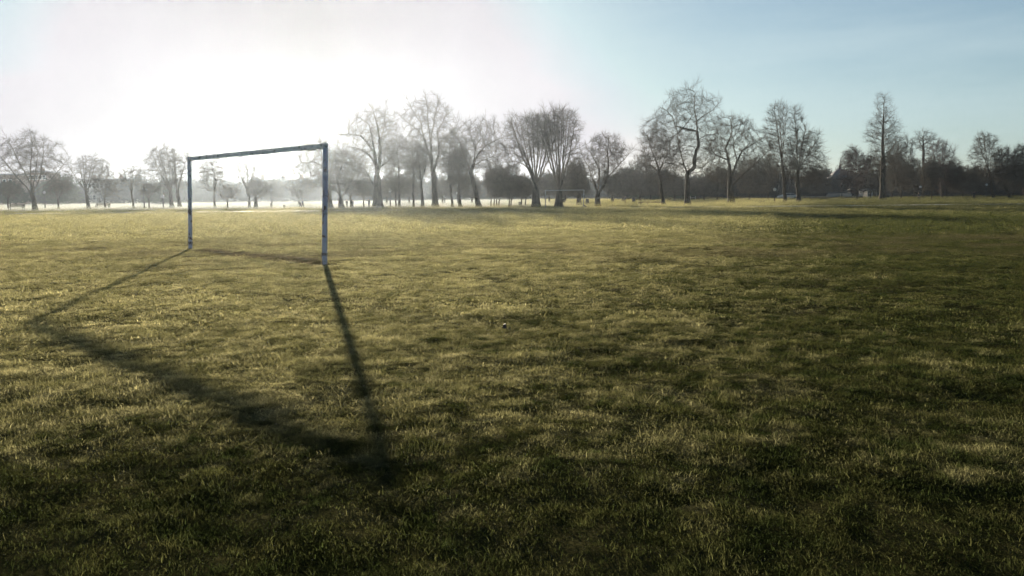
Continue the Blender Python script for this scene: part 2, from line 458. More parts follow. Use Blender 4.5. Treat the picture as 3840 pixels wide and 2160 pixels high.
def scatter_wedge(rng, r0, r1, per_m2, half=42):
    n = int(per_m2 * math.radians(2 * half) / 2 * (r1 * r1 - r0 * r0))
    r = np.sqrt(r0 * r0 + (r1 * r1 - r0 * r0) * rng.random(n)); a = np.radians(half) * (2 * rng.random(n) - 1)
    return r * np.sin(a), r * np.cos(a)
rngg = np.random.default_rng(5)
def grass_layer(name, label, variants, r0, r1, dens, smin, smax, half=42, thin=0.4, tuss=True):
    x, y = scatter_wedge(rngg, r0, r1, dens, half)
    # turf is uneven: thick tussocks and thin hollows
    t = 0.45 * vnoise(x * 4.3, y * 4.3, 8) + 0.3 * vnoise(x * 2.0, y * 2.0, 10) + 0.25 * vnoise(x * 0.7, y * 0.7, 9)
    mouth = (np.abs(y + 1.03 * (x + 3.9) - 16.6) < 0.15 + 0.55 * vnoise(x * 1.3, y * 1.3, 21)) & (x > -8.4) & (x < -3.5)
    keep = (rngg.random(len(x)) < np.clip((t - 0.28) / 0.2, 1 - thin, 1)) & ~(mouth & (rngg.random(len(x)) < 0.9))
    for hx, hy, hr in HOLLOWS: keep &= ~((((x - hx) / hr) ** 2 + ((y - hy) / (hr * 0.8)) ** 2 < 0.75) & (rngg.random(len(x)) < 0.93))
    x, y, t = x[keep], y[keep], t[keep]
    s = (smin + (smax - smin) * rngg.random(len(x))) * (0.6 + 0.8 * np.clip((t - 0.25) / 0.5, 0, 1) if tuss else 1.0)
    P = np.stack([x, y, height(x, y)], -1)
    k = rngg.integers(0, len(variants), len(x))
    tl = rngg.normal(0, 0.10, (len(x), 2))
    o = instancer(name, variants, M['grass_blade'], P, k, rngg.random(len(x)) * 6.283, s, tl)
    return tag(o, label, 'grass', kind='stuff')
near_v = [blades(rngg, 170, 0.15, 0.010, 0.028, 0.0018, 0.5, hi=0.6) for _ in range(4)]
tuft_v = [blades(rngg, 300, rd, 0.028, 0.064, 0.0018, 0.32, 0.6, 0.6, lo=0.12) for rd in (0.07, 0.09, 0.11, 0.13, 0.10)] + [blades(rngg, 240, 0.14, 0.026, 0.07, 0.0017, 0.7, 0.5, 0.5) for _ in range(2)]
mid_v = [blades(rngg, 260, 0.32, 0.012, 0.032, 0.0045, 0.45) for _ in range(4)]
mid_t = [blades(rngg, 230, rd, 0.032, 0.070, 0.0046, 0.25, 0.6, 0.6) for rd in (0.11, 0.14, 0.18, 0.22)]
far_v = [blades(rngg, 420, 0.95, 0.02, 0.05, 0.013) for _ in range(4)]
mat_v = [blades(rngg, 320, 0.2, 0.012, 0.030, 0.0026, 0.85, hi=0.5) for _ in range(4)]
mat_m = [blades(rngg, 340, 0.42, 0.012, 0.028, 0.006, 0.85, hi=0.6) for _ in range(3)]
grass_layer('thatch', 'flattened matted blades lying under the closest tufts', mat_v, 1.0, 9.5, 95, 0.9, 1.3, 47, 0.1, False)
grass_layer('thatch', 'flattened matted blades lying under the tufts around the goal', mat_m, 9.0, 31, 16, 0.9, 1.3, 42, 0.1, False)
grass_layer('grass', 'low uneven turf closest to the camera, straw and green blades', near_v, 1.2, 9.0, 130, 0.8, 1.3, 46)
grass_layer('grass_tufts', 'raised tufts standing out of the turf closest to the camera', tuft_v, 1.2, 9.5, 62, 0.6, 1.25, 46, 0.8)
grass_layer('mid_grass', 'matted pale grass around the weathered goalposts', mid_v, 8.5, 30, 26, 0.85, 1.3, 41)
grass_layer('grass_tufts', 'raised tufts in the turf around the goal', mid_t, 9.0, 34, 18.0, 0.6, 1.2, 41, 0.8)
grass_layer('distant_grass', 'short smooth grass stretching from the goal to the path', far_v, 29, 84.5, 3.2, 0.85, 1.25, 39)
verge_v = [blades(rngg, 800, 2.4, 0.03, 0.075, 0.014) for _ in range(3)]
grass_layer('verge_grass', 'far grass under the tree line beyond the path', verge_v, 91, 250, 0.4, 0.85, 1.25, 38)

# tarmac path across the far side of the pitch
PATH_Y = [(float(ground_pt(u, v)[0]), float(ground_pt(u, v)[1])) for u, v in ((250, 799.5), (3500, 767.5))]
(px0, py0), (px1, py1) = PATH_Y
sl = (py1 - py0) / (px1 - px0)
def path_y(x): return py0 + sl * (x - px0)
M['tarmac'] = mat_noise('tarmac', (0.40, 0.39, 0.37), (0.52, 0.51, 0.48), 2.0, 0.7, spec=0.5)
xs = np.linspace(-260, 260, 60)
PV = np.concatenate([np.stack([xs, path_y(xs) - 1.8, np.full(60, 0.006)], -1), np.stack([xs, path_y(xs) + 1.8, np.full(60, 0.006)], -1)])
k = np.arange(59)
tag(link_mesh('path', np_mesh('path', PV, np.stack([k, k + 1, k + 61, k + 60], -1)), M['tarmac']), kind='structure')

# ------------------------------------------------------------------ goals
def mat_goal(name, ca, cb):
    m, n, l, p = mat_new(name)
    tc = n.new('ShaderNodeTexCoord')
    def nz(s, d=5, st=(1, 1, 1)):
        mp = n.new('ShaderNodeMapping'); mp.inputs['Scale'].default_value = st; l.new(tc.outputs['Object'], mp.inputs['Vector'])
        z = n.new('ShaderNodeTexNoise'); z.inputs['Scale'].default_value = s; z.inputs['Detail'].default_value = d
        l.new(mp.outputs['Vector'], z.inputs['Vector']); return z
    a = n.new('ShaderNodeValToRGB'); e = a.color_ramp.elements
    e[0].position, e[0].color = 0.40, (*ca, 1); e[1].position, e[1].color = 0.60, (*cb, 1)
    l.new(nz(3.0, 6, (1, 1, 0.4)).outputs['Fac'], a.inputs['Fac'])
    r = n.new('ShaderNodeValToRGB'); r.color_ramp.elements[0].position = 0.56; r.color_ramp.elements[1].position = 0.62
    l.new(nz(11, 8).outputs['Fac'], r.inputs['Fac'])
    mx = n.new('ShaderNodeMix'); mx.data_type = 'RGBA'; mx.inputs[7].default_value = (0.11, 0.08, 0.07, 1)
    l.new(r.outputs['Color'], mx.inputs['Factor']); l.new(a.outputs['Color'], mx.inputs[6])
    l.new(mx.outputs[2], p.inputs['Base Color'])
    p.inputs['Roughness'].default_value = 0.55; p.inputs['Specular IOR Level'].default_value = 0.3
    b = n.new('ShaderNodeBump'); b.inputs['Strength'].default_value = 0.4; b.inputs['Distance'].default_value = 0.01
    l.new(r.outputs['Color'], b.inputs['Height']); l.new(b.outputs['Normal'], p.inputs['Normal'])
    return m
M['goal_paint'] = mat_goal('goal_paint', (0.36, 0.38, 0.49), (0.52, 0.52, 0.59))
M['bar_flare_paint'] = mat_goal('bar_flare_paint', (0.56, 0.54, 0.56), (0.74, 0.71, 0.72))  # goal paint lightened and greyed, painting lens flare onto the bar
M['tape'] = mat_noise('tape', (0.07, 0.07, 0.085), (0.15, 0.14, 0.15), 20, 0.7)
M['white_paint'] = mat_noise('white_paint', (0.14, 0.15, 0.16), (0.22, 0.23, 0.24), 5, 0.5)

def goal(name, label, nb, nt, fb, ft, w, barh, mat, ties):
    nb, nt, fb, ft = [Vector(p) for p in (nb, nt, fb, ft)]
    root = empty(name, (nb + fb) / 2)
    tag(root, label, 'goal')
    o = Vector(root.location)
    rz = math.atan2((nb - fb).y, (nb - fb).x)
    for b, t in ((nb, nt), (fb, ft)):
        m = MB()
        d = (t - b)
        q = Vector((0, 0, 1)).rotation_difference(d.normalized()).to_matrix() @ Matrix.Rotation(rz, 3, 'Z')
        m.box(b + d * 0.5 - d.normalized() * 0.15 - o, (w, w, d.length + 0.3), q, bevel=w * 0.09)
        post = m.build('upright_post', mat, root)
        if ties:
            for f, hgt in ((0.085, 0.05), (0.42, 0.018), (0.80, 0.012)):
                c = b + d * f
                MB().box(c - o, (w + 0.008, w + 0.008, hgt), q, bevel=0.003).build('tape_band', M['tape'], post)
            hk = MB(); c = b + d * 0.405 - o
            hk.tube([c, c + Vector((-0.085, -0.02, 0.02)), c + Vector((-0.10, -0.02, 0.045))], [0.007, 0.006, 0.004], 6)
            hk.build('net_hook', M['tape'], post)
    a, b = ft + Vector((0, 0, -barh / 2)), nt + Vector((0, 0, -barh / 2))
    d = b - a
    q = Vector((1, 0, 0)).rotation_difference(d.normalized()).to_matrix()
    bar = MB().box((a + b) / 2 - o, (d.length + w * 1.0, w - 0.006, barh), q, bevel=w * 0.09).build('crossbar', M['bar_flare_paint'] if ties else mat, root)
    if ties:
        rg = random.Random(4)
        for k in range(24):     # shreds of old net tape and twine along the bar
            t = rg.random() ** 0.8
            c = a + d * t - o
            up = rg.random() < 0.3
            z = barh / 2 if up else -barh / 2
            m = MB()
            m.box(c + Vector((0, -rg.uniform(0, w / 2), z + (0.002 if up else -0.004))), (rg.uniform(0.02, 0.10), rg.uniform(0.006, 0.02), rg.uniform(0.010, 0.026)),
                  Matrix.Rotation(rg.uniform(-0.3, 0.3), 3, 'Y') @ q, bevel=0.003)
            if k % 3 == 0:
                e = c + Vector((0, -w / 2, z))
                dz = rg.uniform(0.03, 0.09) * (1 if up else -1)
                m.tube([e, e + Vector((rg.uniform(-.02, .02), 0, dz * .5)), e + Vector((rg.uniform(-.05, .05), 0, dz))], [0.006, 0.005, 0.003], 5)
            m.build('net_tape', M['tape'], bar)
        for t, sz in ((0.44, 0.075), (0.93, 0.085), (0.90, 0.05)):
            c = a + d * t - o + Vector((0, -0.01, -barh / 2 - 0.01))
            MB().box(c, (sz * 1.7, 0.03, sz * 0.5), q, bevel=0.012, taper=(1.5, 1)).build('net_tape', M['tape'], bar)
        for t in (0.006, 0.994):    # corner sleeves
            MB().box(a + d * t - o, (0.16, w + 0.006, barh + 0.008), q, bevel=0.004).build('corner_sleeve', M['bar_flare_paint'], bar)
    return root
gN, gF = ground_pt(1217, 991), ground_pt(714, 939)
gNt, gFt = at_depth(1220, 537, gN[1]), at_depth(710, 589, gF[1])
zn, zf = float(height(gN[0:1], gN[1:2])[0]), float(height(gF[0:1], gF[1:2])[0])
goal('goalposts', 'weathered blue grey football goal without a net, standing nearest the camera',
     gN, gNt, gF, gFt, 0.082, 0.098, M['goal_paint'], True)
g2a, g2b = ground_pt(2045, 781), ground_pt(2189, 777)
g2a[1] -= 0.6; g2b[1] += 0.6
goal('goalposts', 'small pale goal far away in front of the twin plane trees', g2b, at_depth(2190, 711, g2b[1]), g2a, at_depth(2045, 713, g2a[1]), 0.08, 0.08, M['white_paint'], False)

# scrap of litter lying in the near grass
def litter():
    p = ground_pt(1892, 1240); z = float(height(p[0:1], p[1:2])[0]) + 0.03
    root = empty('litter', (p[0], p[1], z), 0.3)
    root.scale = (0.7,) * 3
    tag(root, 'small dark torn scrap with a pale top edge lying in the near grass', 'litter')
    m = MB()
    m.poly([(-0.035, 0, 0), (0.03, -0.012, -0.01), (0.022, 0.0, 0.062), (-0.008, 0.012, 0.05)])
    m.poly([(-0.035, 0, 0), (-0.008, 0.012, 0.05), (0.012, 0.055, 0.015), (-0.02, 0.05, -0.01)])
    m.poly([(0.03, -0.012, -0.01), (0.045, 0.04, -0.01), (0.012, 0.055, 0.015), (0.022, 0.0, 0.062)])
    m.poly([(-0.008, 0.012, 0.05), (0.022, 0.0, 0.062), (0.012, 0.055, 0.015)])
    m.poly([(-0.035, 0, 0), (-0.02, 0.05, -0.01), (0.045, 0.04, -0.01), (0.03, -0.012, -0.01)])
    m.build('wrapper', mat_noise('dark_plastic', (0.02, 0.014, 0.012), (0.05, 0.035, 0.03), 30, 0.5), root)
    MB().box((0.004, 0.006, 0.057), (0.034, 0.014, 0.007), Matrix.Rotation(-0.38, 3, 'Y'), bevel=0.002).build('pale_edge', mat_noise('pale_plastic', (0.3, 0.27, 0.23), (0.4, 0.36, 0.31), 30, 0.5), root)
    MB().tube([(0.055, -0.03, -0.02), (0.075, -0.035, 0.012), (0.095, -0.03, -0.005)], [0.012, 0.016, 0.008], 7).build('clod', mat_noise('clod', (0.03, 0.028, 0.032), (0.07, 0.06, 0.06), 30, 0.9), root)
litter()

# ------------------------------------------------------------------ bare winter trees
def unit(a): return a / np.maximum(np.linalg.norm(a, axis=-1, keepdims=True), 1e-9)
def tubes(P0, P1, D0, D1, R0, R1, k):
    """many tapered k-sided tubes at once"""
    ref = np.array([0.31, 0.90, 0.12]); ref /= np.linalg.norm(ref)
    a = np.arange(k) * 2 * np.pi / k
    def ring(P, D, Rr):
        u = unit(np.cross(D, ref)); w = np.cross(D, u)
        return P[:, None] + (u[:, None] * np.cos(a)[None, :, None] + w[:, None] * np.sin(a)[None, :, None]) * Rr[:, None, None]
    V = np.concatenate([ring(P0, D0, R0), ring(P1, D1, R1)], 1).reshape(-1, 3)
    i = np.arange(k); j = (i + 1) % k
    q = np.stack([i, j, j + k, i + k], -1)
    return V, (np.arange(len(P0)) * 2 * k)[:, None, None] + q[None]

def skeleton(rng, lines, attr, step, kill, infl, up, jit, max_it=70):
    """grow a branching skeleton from the given limb lines through the crown points"""
    P, par = [], []
    for ln in lines:
        ln = np.array(ln, float)
        start = -1
        if P:
            A = np.array(P)
            start = int(np.argmin(((A - ln[0]) ** 2).sum(1)))
            ln[0] = A[start]
        prev = start
        for a, b in zip(ln[:-1], ln[1:]):
            n = max(1, int(round(np.linalg.norm(b - a) / step)))
            for t in range(0 if prev < 0 else 1, n + 1):
                q = a + (b - a) * t / n
                if prev >= 0: q = q + rng.normal(0, 0.07 * step, 3)
                P.append(q); par.append(prev); prev = len(P) - 1
    P = list(P)
    A = np.array(P)
    alive = np.ones(len(attr), bool)
    near = np.zeros(len(attr), int); d2 = np.full(len(attr), 1e18)
    def upd(i0):
        B = np.array(P[i0:])
        for s in range(0, len(B), 400):
            dd = ((attr[:, None] - B[None, s:s + 400]) ** 2).sum(-1)
            j = dd.argmin(1); m = dd[np.arange(len(attr)), j]
            c = m < d2
            d2[c] = m[c]; near[c] = i0 + s + j[c]
    upd(0)
    seen = {}
    for it in range(max_it):
        alive &= d2 > kill * kill
        act = alive & (d2 < infl * infl)
        if not act.any(): break
        idx = near[act]
        A = np.array(P)
        v = unit(attr[act] - A[idx])
        u, inv = np.unique(idx, return_inverse=True)
        s = np.zeros((len(u), 3)); np.add.at(s, inv, v)
        i0 = len(P)
        pa = np.array(par)[u]
        pd = np.where((pa >= 0)[:, None], unit(A[u] - A[np.maximum(pa, 0)]), np.array([0, 0, 1.0]))
        d = unit(unit(s) + 0.35 * pd + np.array([0, 0, up]) + rng.normal(0, jit, (len(u), 3)))
        for n_, dd in zip(u, d):
            c = seen.get(n_, 0)
            if c >= 3: alive[act & (near == n_)] = False; continue
            seen[n_] = c + 1
            P.append(A[n_] + dd * step); par.append(int(n_))
        if len(P) == i0: break
        upd(i0)
    return np.array(P), np.array(par)

def tree_meshes(rng, lines, attr, r0, step=0.6, kill=0.8, infl=5.0, up=0.16, jit=0.12, twigs=3.0, twig_len=0.7, droop=0.0, twig_r=0.0125, expo=0.49, split=0.10):
    P, par = skeleton(rng, lines, attr, step, kill, infl, up, jit)
    n = len(P)
    leaves = np.zeros(n); has = np.zeros(n, bool)
    has[par[par >= 0]] = True
    leaves[~has] = 1
    for i in range(n - 1, 0, -1):
        if par[i] >= 0: leaves[par[i]] += leaves[i]
    rad = np.maximum(r0 * (leaves / leaves[0]) ** expo, 0.011)
    z0 = P[0, 2]
    hz = P[:, 2] - z0
    trunkish = rad > 0.55 * r0
    rad = np.where(rad < 0.8 * r0, np.maximum(rad * 0.78, 0.011), rad)
    rad = np.where(trunkish, rad * (1 + 0.75 * np.exp(-hz / (1.6 * r0 + 0.1))), rad)
    dirs = np.zeros((n, 3)); dirs[:] = (0, 0, 1)
    c = np.where(par >= 0)[0]; p = par[c]
    dirs[c] = unit(P[c] - P[p])
    # the strongest child carries on its parent's ring
    best = {}
    for i in c:
        if par[i] not in best or rad[i] > rad[best[par[i]]]: best[par[i]] = i
    main = np.array([best[par[i]] == i for i in c])
    D0 = np.where(main[:, None], dirs[p], dirs[c]); R0 = np.where(main, rad[p], np.minimum(rad[p], rad[c] * 1.15))
    P0, P1, D1, R1 = P[p], P[c], dirs[c], rad[c]
    big = R1 > split
    T = tubes(P0[big], P1[big], D0[big], D1[big], R0[big], R1[big], 9)
    mid = ~big & (R1 > 0.035)
    parts = [tubes(P0[mid], P1[mid], D0[mid], D1[mid], R0[mid], R1[mid], 5)]
    sm = ~big & ~mid
    parts.append(tubes(P0[sm], P1[sm], D0[sm], D1[sm], R0[sm], R1[sm], 3))
    # twigs on every young branch
    young = c[(leaves[c] <= 7)]
    k = rng.poisson(twigs * TWIG_K, len(young))
    src = np.repeat(young, k)
    if len(src):
        m = len(src)
        t = rng.random(m)[:, None]
        S = P[par[src]] * (1 - t) + P[src] * t
        d = unit(dirs[src] + rng.normal(0, 0.5, (m, 3)) + np.array([0, 0, 0.2 - droop]))
        L = twig_len * (0.45 + 0.9 * rng.random(m))
        r = twig_r * (0.8 + 0.5 * rng.random(m))
        E1 = S + d * (L * 0.5)[:, None]
        d2 = unit(d + rng.normal(0, 0.28, (m, 3)) + np.array([0, 0, 0.18 - 1.5 * droop]))
        E2 = E1 + d2 * (L * 0.5)[:, None]
        parts.append(tubes(S, E1, d, d, r, r * 0.8, 3)); parts.append(tubes(E1, E2, d2, d2, r * 0.8, r * 0.45, 3))
        s2 = rng.random(m) < 0.75
        d3 = unit(d[s2] + rng.normal(0, 0.6, (s2.sum(), 3)) + np.array([0, 0, 0.1 - droop]))
        e3 = E1[s2] + d3 * (L[s2] * 0.5)[:, None]
        parts.append(tubes(E1[s2], e3, d3, d3, r[s2] * 0.75, r[s2] * 0.4, 3))
    V, Q, o = [], [], 0
    for v, q in parts:
        V.append(v); Q.append(q.reshape(-1, 4) + o); o += len(v)
    return (T[0], T[1].reshape(-1, 4)), (np.vstack(V), np.vstack(Q))

def crown_points(rng, ell, n, rough=True):
    """points inside a set of ellipsoids (centre, radii), thicker towards the outside"""
    w = np.array([e[1][0] * e[1][2] for e in ell]); w = w / w.sum()
    out = []
    for (c, r), f in zip(ell, w):
        m = max(4, int(n * f))
        d = unit(rng.normal(0, 1, (m, 3)))
        if rough:               # ragged outline: the crown reaches further along some directions than others
            lob = unit(rng.normal(0, 1, (9, 3)))
            f_ = 0.70 + 0.42 * np.clip((d @ lob.T).max(1) - 0.45, 0, 0.5) / 0.5 * rng.uniform(0.75, 1.1)
            d = d * f_[:, None]
        d = d * (rng.random(m) ** 0.42 * np.where(rng.random(m) < 0.12, 1.18, 1.0))[:, None]
        out.append(np.array(c) + d * np.array(r))
    return np.vstack(out)

ZO = {  # zoomed views of the photograph: offset and scale, so limbs can be read off them
    1: (0, 450, 4.025), 3: (1080, 450, 4.025), 4: (1250, 330, 3.019), 5: (1820, 400, 3.622), 6: (2340, 300, 2.898), 7: (2800, 340, 3.15), 8: (3240, 450, 4.14), 0: (0, 0, 1.0)}
TREES = []
TREE_N, TWIG_K = 2.2, 1.65      # crown fullness, twigs per young branch
def tree(seed, base, tw, fork, crowns, label, Y=None, n=650, limbs=(), view=0, kind='bare_tree', bark='bark', twig='twig', group='bare trees along the far side of the park', leader=None, depth=0.85, fan=0, **kw):
    rng = np.random.default_rng(seed)
    b = base_at(base[0], Y) if Y else ground_pt(*base)
    Y = b[1]
    k = Y / F                                        # metres per photo pixel at the tree
    P = lambda u, v: at_depth(u, v, Y)
    b = np.array([b[0], b[1], -0.06])
    f = P(*fork)
    midp = b * 0.5 + f * 0.5 + np.array([rng.normal(0, 0.012), rng.normal(0, 0.012), 0]) * np.linalg.norm(f - b)
    lines = [[b, midp, f] + ([P(*q) for q in leader] if leader else [])]
    ox, oy, sc = ZO[view]
    for ln in limbs:
        pts = np.array([P(ox + x / sc, oy + y / sc) for x, y in ln])
        d = np.cumsum(np.concatenate([[0], np.linalg.norm(np.diff(pts, axis=0), axis=1)]))
        ang = rng.uniform(-0.75, 0.75)
        pts[:, 1] += d * math.tan(ang) * 0.55
        lines.append(pts)
    ell = []
    for (cx, cy, rx, ry) in crowns:
        c = P(cx, cy)
        ell.append((c, (rx * k, depth * (rx + ry) / 2 * k, ry * k)))
    for q in range(fan):        # straight upswept limbs from the fork out to the crown's edge
        a = (q + 0.5 + rng.uniform(-0.3, 0.3)) / fan * 2 - 1
        c, r = ell[0]
        tip = c + np.array([a * r[0] * 0.9, rng.uniform(-0.7, 0.7) * r[1], math.sqrt(max(0, 1 - 0.8 * a * a)) * r[2] * rng.uniform(0.75, 1.0)])
        mid_ = f * 0.55 + tip * 0.45 + np.array([a * r[0] * 0.10, 0, 0.05 * r[2]])
        lines.append([f * 0.8 + b * 0.2 if q % 2 else f, mid_, tip])
    attr = crown_points(rng, ell, int(n * TREE_N))
    attr = attr[attr[:, 2] > 1.2]
    H = max(c[2] + r[2] for c, r in ell)
    kw.setdefault('step', max(0.26, min(0.5, H * 0.035)))
    kw.setdefault('kill', kw['step'] * 1.2)
    kw.setdefault('infl', max(3.0, H * 0.45))
    kw.setdefault('twig_len', min(1.3, 0.40 + H * 0.045))
    (tv, tq), (cv, cq) = tree_meshes(rng, lines, attr, max(tw * k / 2, 0.05), split=min(0.10, tw * k / 2 * 0.4), **kw)
    root = empty(kind, (b[0], b[1], 0))
    tag(root, label, 'tree', group)
    off = np.array([b[0], b[1], 0])
    link_mesh('trunk', np_mesh('trunk', tv - off, tq, True), M[bark], root)
    link_mesh('crown', np_mesh('crown', cv - off, cq), M[twig], root)
    TREES.append(root)
    return root

# --- left stretch, towards the sun
tree(1, (132, 789), 15, (125, 742), [(112, 575, 125, 90), (112, 620, 120, 75)], 'big spreading bare tree nearest the left end, forking low into a wide fan', n=700, view=1, up=0.05, twigs=2, expo=0.53,
     limbs=[[(500, 1150), (420, 1000), (330, 880), (180, 620), (20, 330)], [(485, 1120), (455, 800), (400, 450), (230, 150)], [(515, 1120), (500, 700), (560, 350), (540, 150)],
            [(535, 1130), (600, 900), (660, 650), (690, 300)], [(565, 1130), (690, 950), (780, 800), (930, 560)], [(430, 950), (300, 650), (200, 400), (70, 150)]])
tree(2, (30, 784), 5, (30, 735), [(35, 712, 50, 30)], 'slim young tree rising just behind the dark bench', fan=4, n=260, twigs=4)
tree(3, (219, 786), 6, (217, 745), [(222, 700, 48, 42)], 'small thin tree between the wide fan tree and a leaning one', fan=4, n=220, twigs=2)
tree(4, (334, 786), 11, (322, 715), [(330, 650, 82, 62), (345, 620, 60, 42)], 'leaning bare tree with a rounded crown, left of the pale bench', fan=7, n=300, up=0.1, twigs=1.5)
tree(5, (395, 784), 6, (392, 740), [(395, 690, 58, 58)], 'slim tree standing at the end of the pale bench', fan=5, n=220, twigs=2)
tree(6, (502, 784), 7, (490, 712), [(500, 668, 46, 46)], 'small sparse tree leaning left, with an open ragged crown', fan=4, n=160, twigs=1.4)
tree(7, (560, 784), 5, (558, 745), [(557, 715, 42, 26)], 'small round twiggy tree between the sparse leaning tree and the twin trunks', fan=5, n=300, twigs=2.6)
tree(8, (646, 782), 13, (640, 715), [(612, 640, 68, 88)], 'left hand of the twin trunked pair, straight stem and upswept crown', fan=7, n=330, up=0.16, twigs=1.6)
tree(9, (677, 781), 13, (662, 712), [(668, 640, 52, 78), (640, 600, 40, 45)], 'right hand of the twin pair, trunk curving in towards its partner', fan=6, n=300, up=0.16, twigs=1.6)
tree(10, (806, 781), 8, (803, 690), [(798, 662, 52, 58)], 'tall straight single stemmed tree seen through the near goal', n=330, leader=[(803, 640), (802, 602)], up=0.2, twigs=2.0)
tree(11, (854, 781), 5, (853, 752), [(856, 722, 45, 32)], 'low round twiggy tree seen through the near goal', fan=5, n=420, twigs=3)
tree(12, (936, 780), 9, (932, 720), [(928, 668, 42, 54)], 'narrow upright vase shaped tree seen through the near goal', n=200, up=0.25, twigs=1.5, view=0,
     limbs=[[(932, 720), (912, 670), (898, 625)], [(933, 715), (935, 650), (932, 618)], [(934, 715), (945, 670), (960, 630)]])
tree(13, (960, 780), 12, (958, 735), [(968, 712, 46, 34)], 'stout low tree close behind the narrow vase shaped one', fan=5, n=480, twigs=3)
tree(14, (1120, 779), 4, (1120, 745), [(1125, 708, 48, 38)], 'faint hazy young tree above the two strolling people', fan=5, n=320, twigs=3, Y=150)
# --- behind the near post
tree(15, (1239, 780), 17, (1234, 715), [(1215, 620, 105, 88), (1190, 650, 90, 60)], 'broad weeping tree partly hidden by the near right post', n=560, view=3, up=-0.02, droop=0.12, twigs=2.2, jit=0.10,
     limbs=[[(620, 1060), (600, 900), (560, 760), (500, 560), (420, 450)], [(600, 900), (520, 690), (420, 640), (250, 650), (150, 720)], [(630, 960), (660, 640), (700, 420), (760, 220), (900, 200)], [(530, 600), (500, 400), (495, 300), (500, 130)]])
tree(16, (1281, 780), 17, (1277, 742), [(1295, 640, 88, 85), (1280, 690, 70, 45)], 'low forked tree with many arching stems, right of the small frame bench', n=560, view=3, up=0.02, droop=0.1, twigs=2.4,
     limbs=[[(790, 1180), (750, 1080), (680, 950), (620, 800)], [(800, 1180), (770, 1000), (750, 850)], [(820, 1170), (900, 1050), (960, 900), (1000, 780)], [(760, 880), (860, 640), (1000, 560)]])
tree(17, (1319, 779), 9, (1312, 738), [(1335, 690, 55, 50)], 'thin forked tree beside the low arching one', fan=5, n=380, twigs=2.4)
tree(18, (1364, 779), 5, (1363, 748), [(1365, 714, 46, 34)], 'small round twiggy tree just left of the giant three stemmed trunk', fan=5, n=420, twigs=3)
tree(19, (1417, 779), 29, (1416, 705), [(1400, 520, 110, 110), (1380, 600, 110, 75), (1440, 470, 55, 80)], 'massive bare tree with the thickest trunk, split into several tall stems', n=1150, view=4, up=0.08, jit=0.10, twigs=2.2, expo=0.53,
     limbs=[[(505, 1130), (500, 900), (470, 680), (455, 560), (430, 430), (330, 350)], [(510, 1000), (550, 760), (575, 560), (620, 430), (640, 280), (655, 180)], [(550, 760), (530, 560), (490, 360), (455, 240)],
            [(490, 880), (440, 800), (380, 740), (240, 670), (90, 660)], [(480, 1180), (400, 1010), (340, 920), (260, 850)], [(485, 740), (400, 640), (310, 540), (170, 520), (60, 530), (40, 660)], [(520, 920), (610, 830), (700, 760)]])
tree(20, (1498, 778), 9, (1495, 640), [(1490, 600, 55, 90), (1495, 690, 55, 40)], 'tall thin tree standing right of the massive trunk, twiggy from low down', n=620, leader=[(1490, 560), (1488, 510)], twigs=3)
tree(21, (1485, 778), 6, (1483, 720), [(1470, 690, 45, 45)], 'slender tree close beside the tall thin one', n=300, twigs=2.4)
tree(22, (1552, 778), 8, (1551, 640), [(1556, 610, 40, 90)], 'pole straight slender tree with a narrow crown between two large planes', n=380, leader=[(1546, 560), (1544, 530)], twigs=2)
tree(23, (1586, 778), 11, (1578, 690), [(1585, 610, 55, 80)], 'medium tree with two upright forks, left of the second tallest plane', n=420, view=4, twigs=1.8, up=0.18,
     limbs=[[(1000, 1100), (985, 900), (960, 700)], [(1005, 1050), (1050, 900), (1060, 780)]])
tree(24, (1632, 777), 20, (1625, 650), [(1610, 470, 105, 115), (1640, 560, 85, 90), (1600, 400, 55, 45)], 'tall bare plane with three parallel upright stems and a flared trunk foot', n=1100, view=4, up=0.1, jit=0.10, twigs=2.2, expo=0.53,
     limbs=[[(1130, 960), (1110, 750), (1085, 500), (1060, 300), (1055, 180), (1040, 80)], [(1120, 950), (1070, 700), (1020, 560), (960, 480), (830, 380), (710, 280)], [(1150, 960), (1190, 750), (1195, 620), (1170, 500), (1250, 360), (1280, 260)],
            [(1105, 640), (1130, 420), (1150, 300), (1200, 100)], [(1200, 620), (1280, 540), (1370, 450), (1420, 350)], [(1020, 560), (1000, 400), (900, 250), (850, 120)]])
tree(25, (1697, 777), 8, (1685, 660), [(1690, 590, 55, 105)], 'slim tree with a long narrow crown right of the three stemmed plane', n=520, leader=[(1685, 560), (1690, 500)], twigs=2.8)
tree(26, (1727, 777), 11, (1720, 700), [(1720, 640, 50, 80)], 'straight tree hiding behind the left leaning plane', n=420, twigs=3)
tree(27, (1795, 777), 17, (1765, 645), [(1800, 530, 85, 80), (1790, 600, 90, 60), (1860, 560, 45, 50)], 'plane tree leaning left from a flared foot, with long side limbs', n=850, view=4, up=0.05, jit=0.10, twigs=2.2, expo=0.53,
     limbs=[[(1545, 950), (1490, 780), (1430, 600), (1380, 520)], [(1565, 950), (1590, 860), (1640, 750), (1720, 660), (1830, 600), (1900, 570)], [(1590, 860), (1600, 700), (1560, 560), (1540, 470), (1480, 380)],
            [(1590, 780), (1610, 650), (1680, 560)], [(1580, 870), (1680, 830), (1800, 780), (1900, 840)], [(1590, 1120), (1700, 1060), (1790, 1000)]])
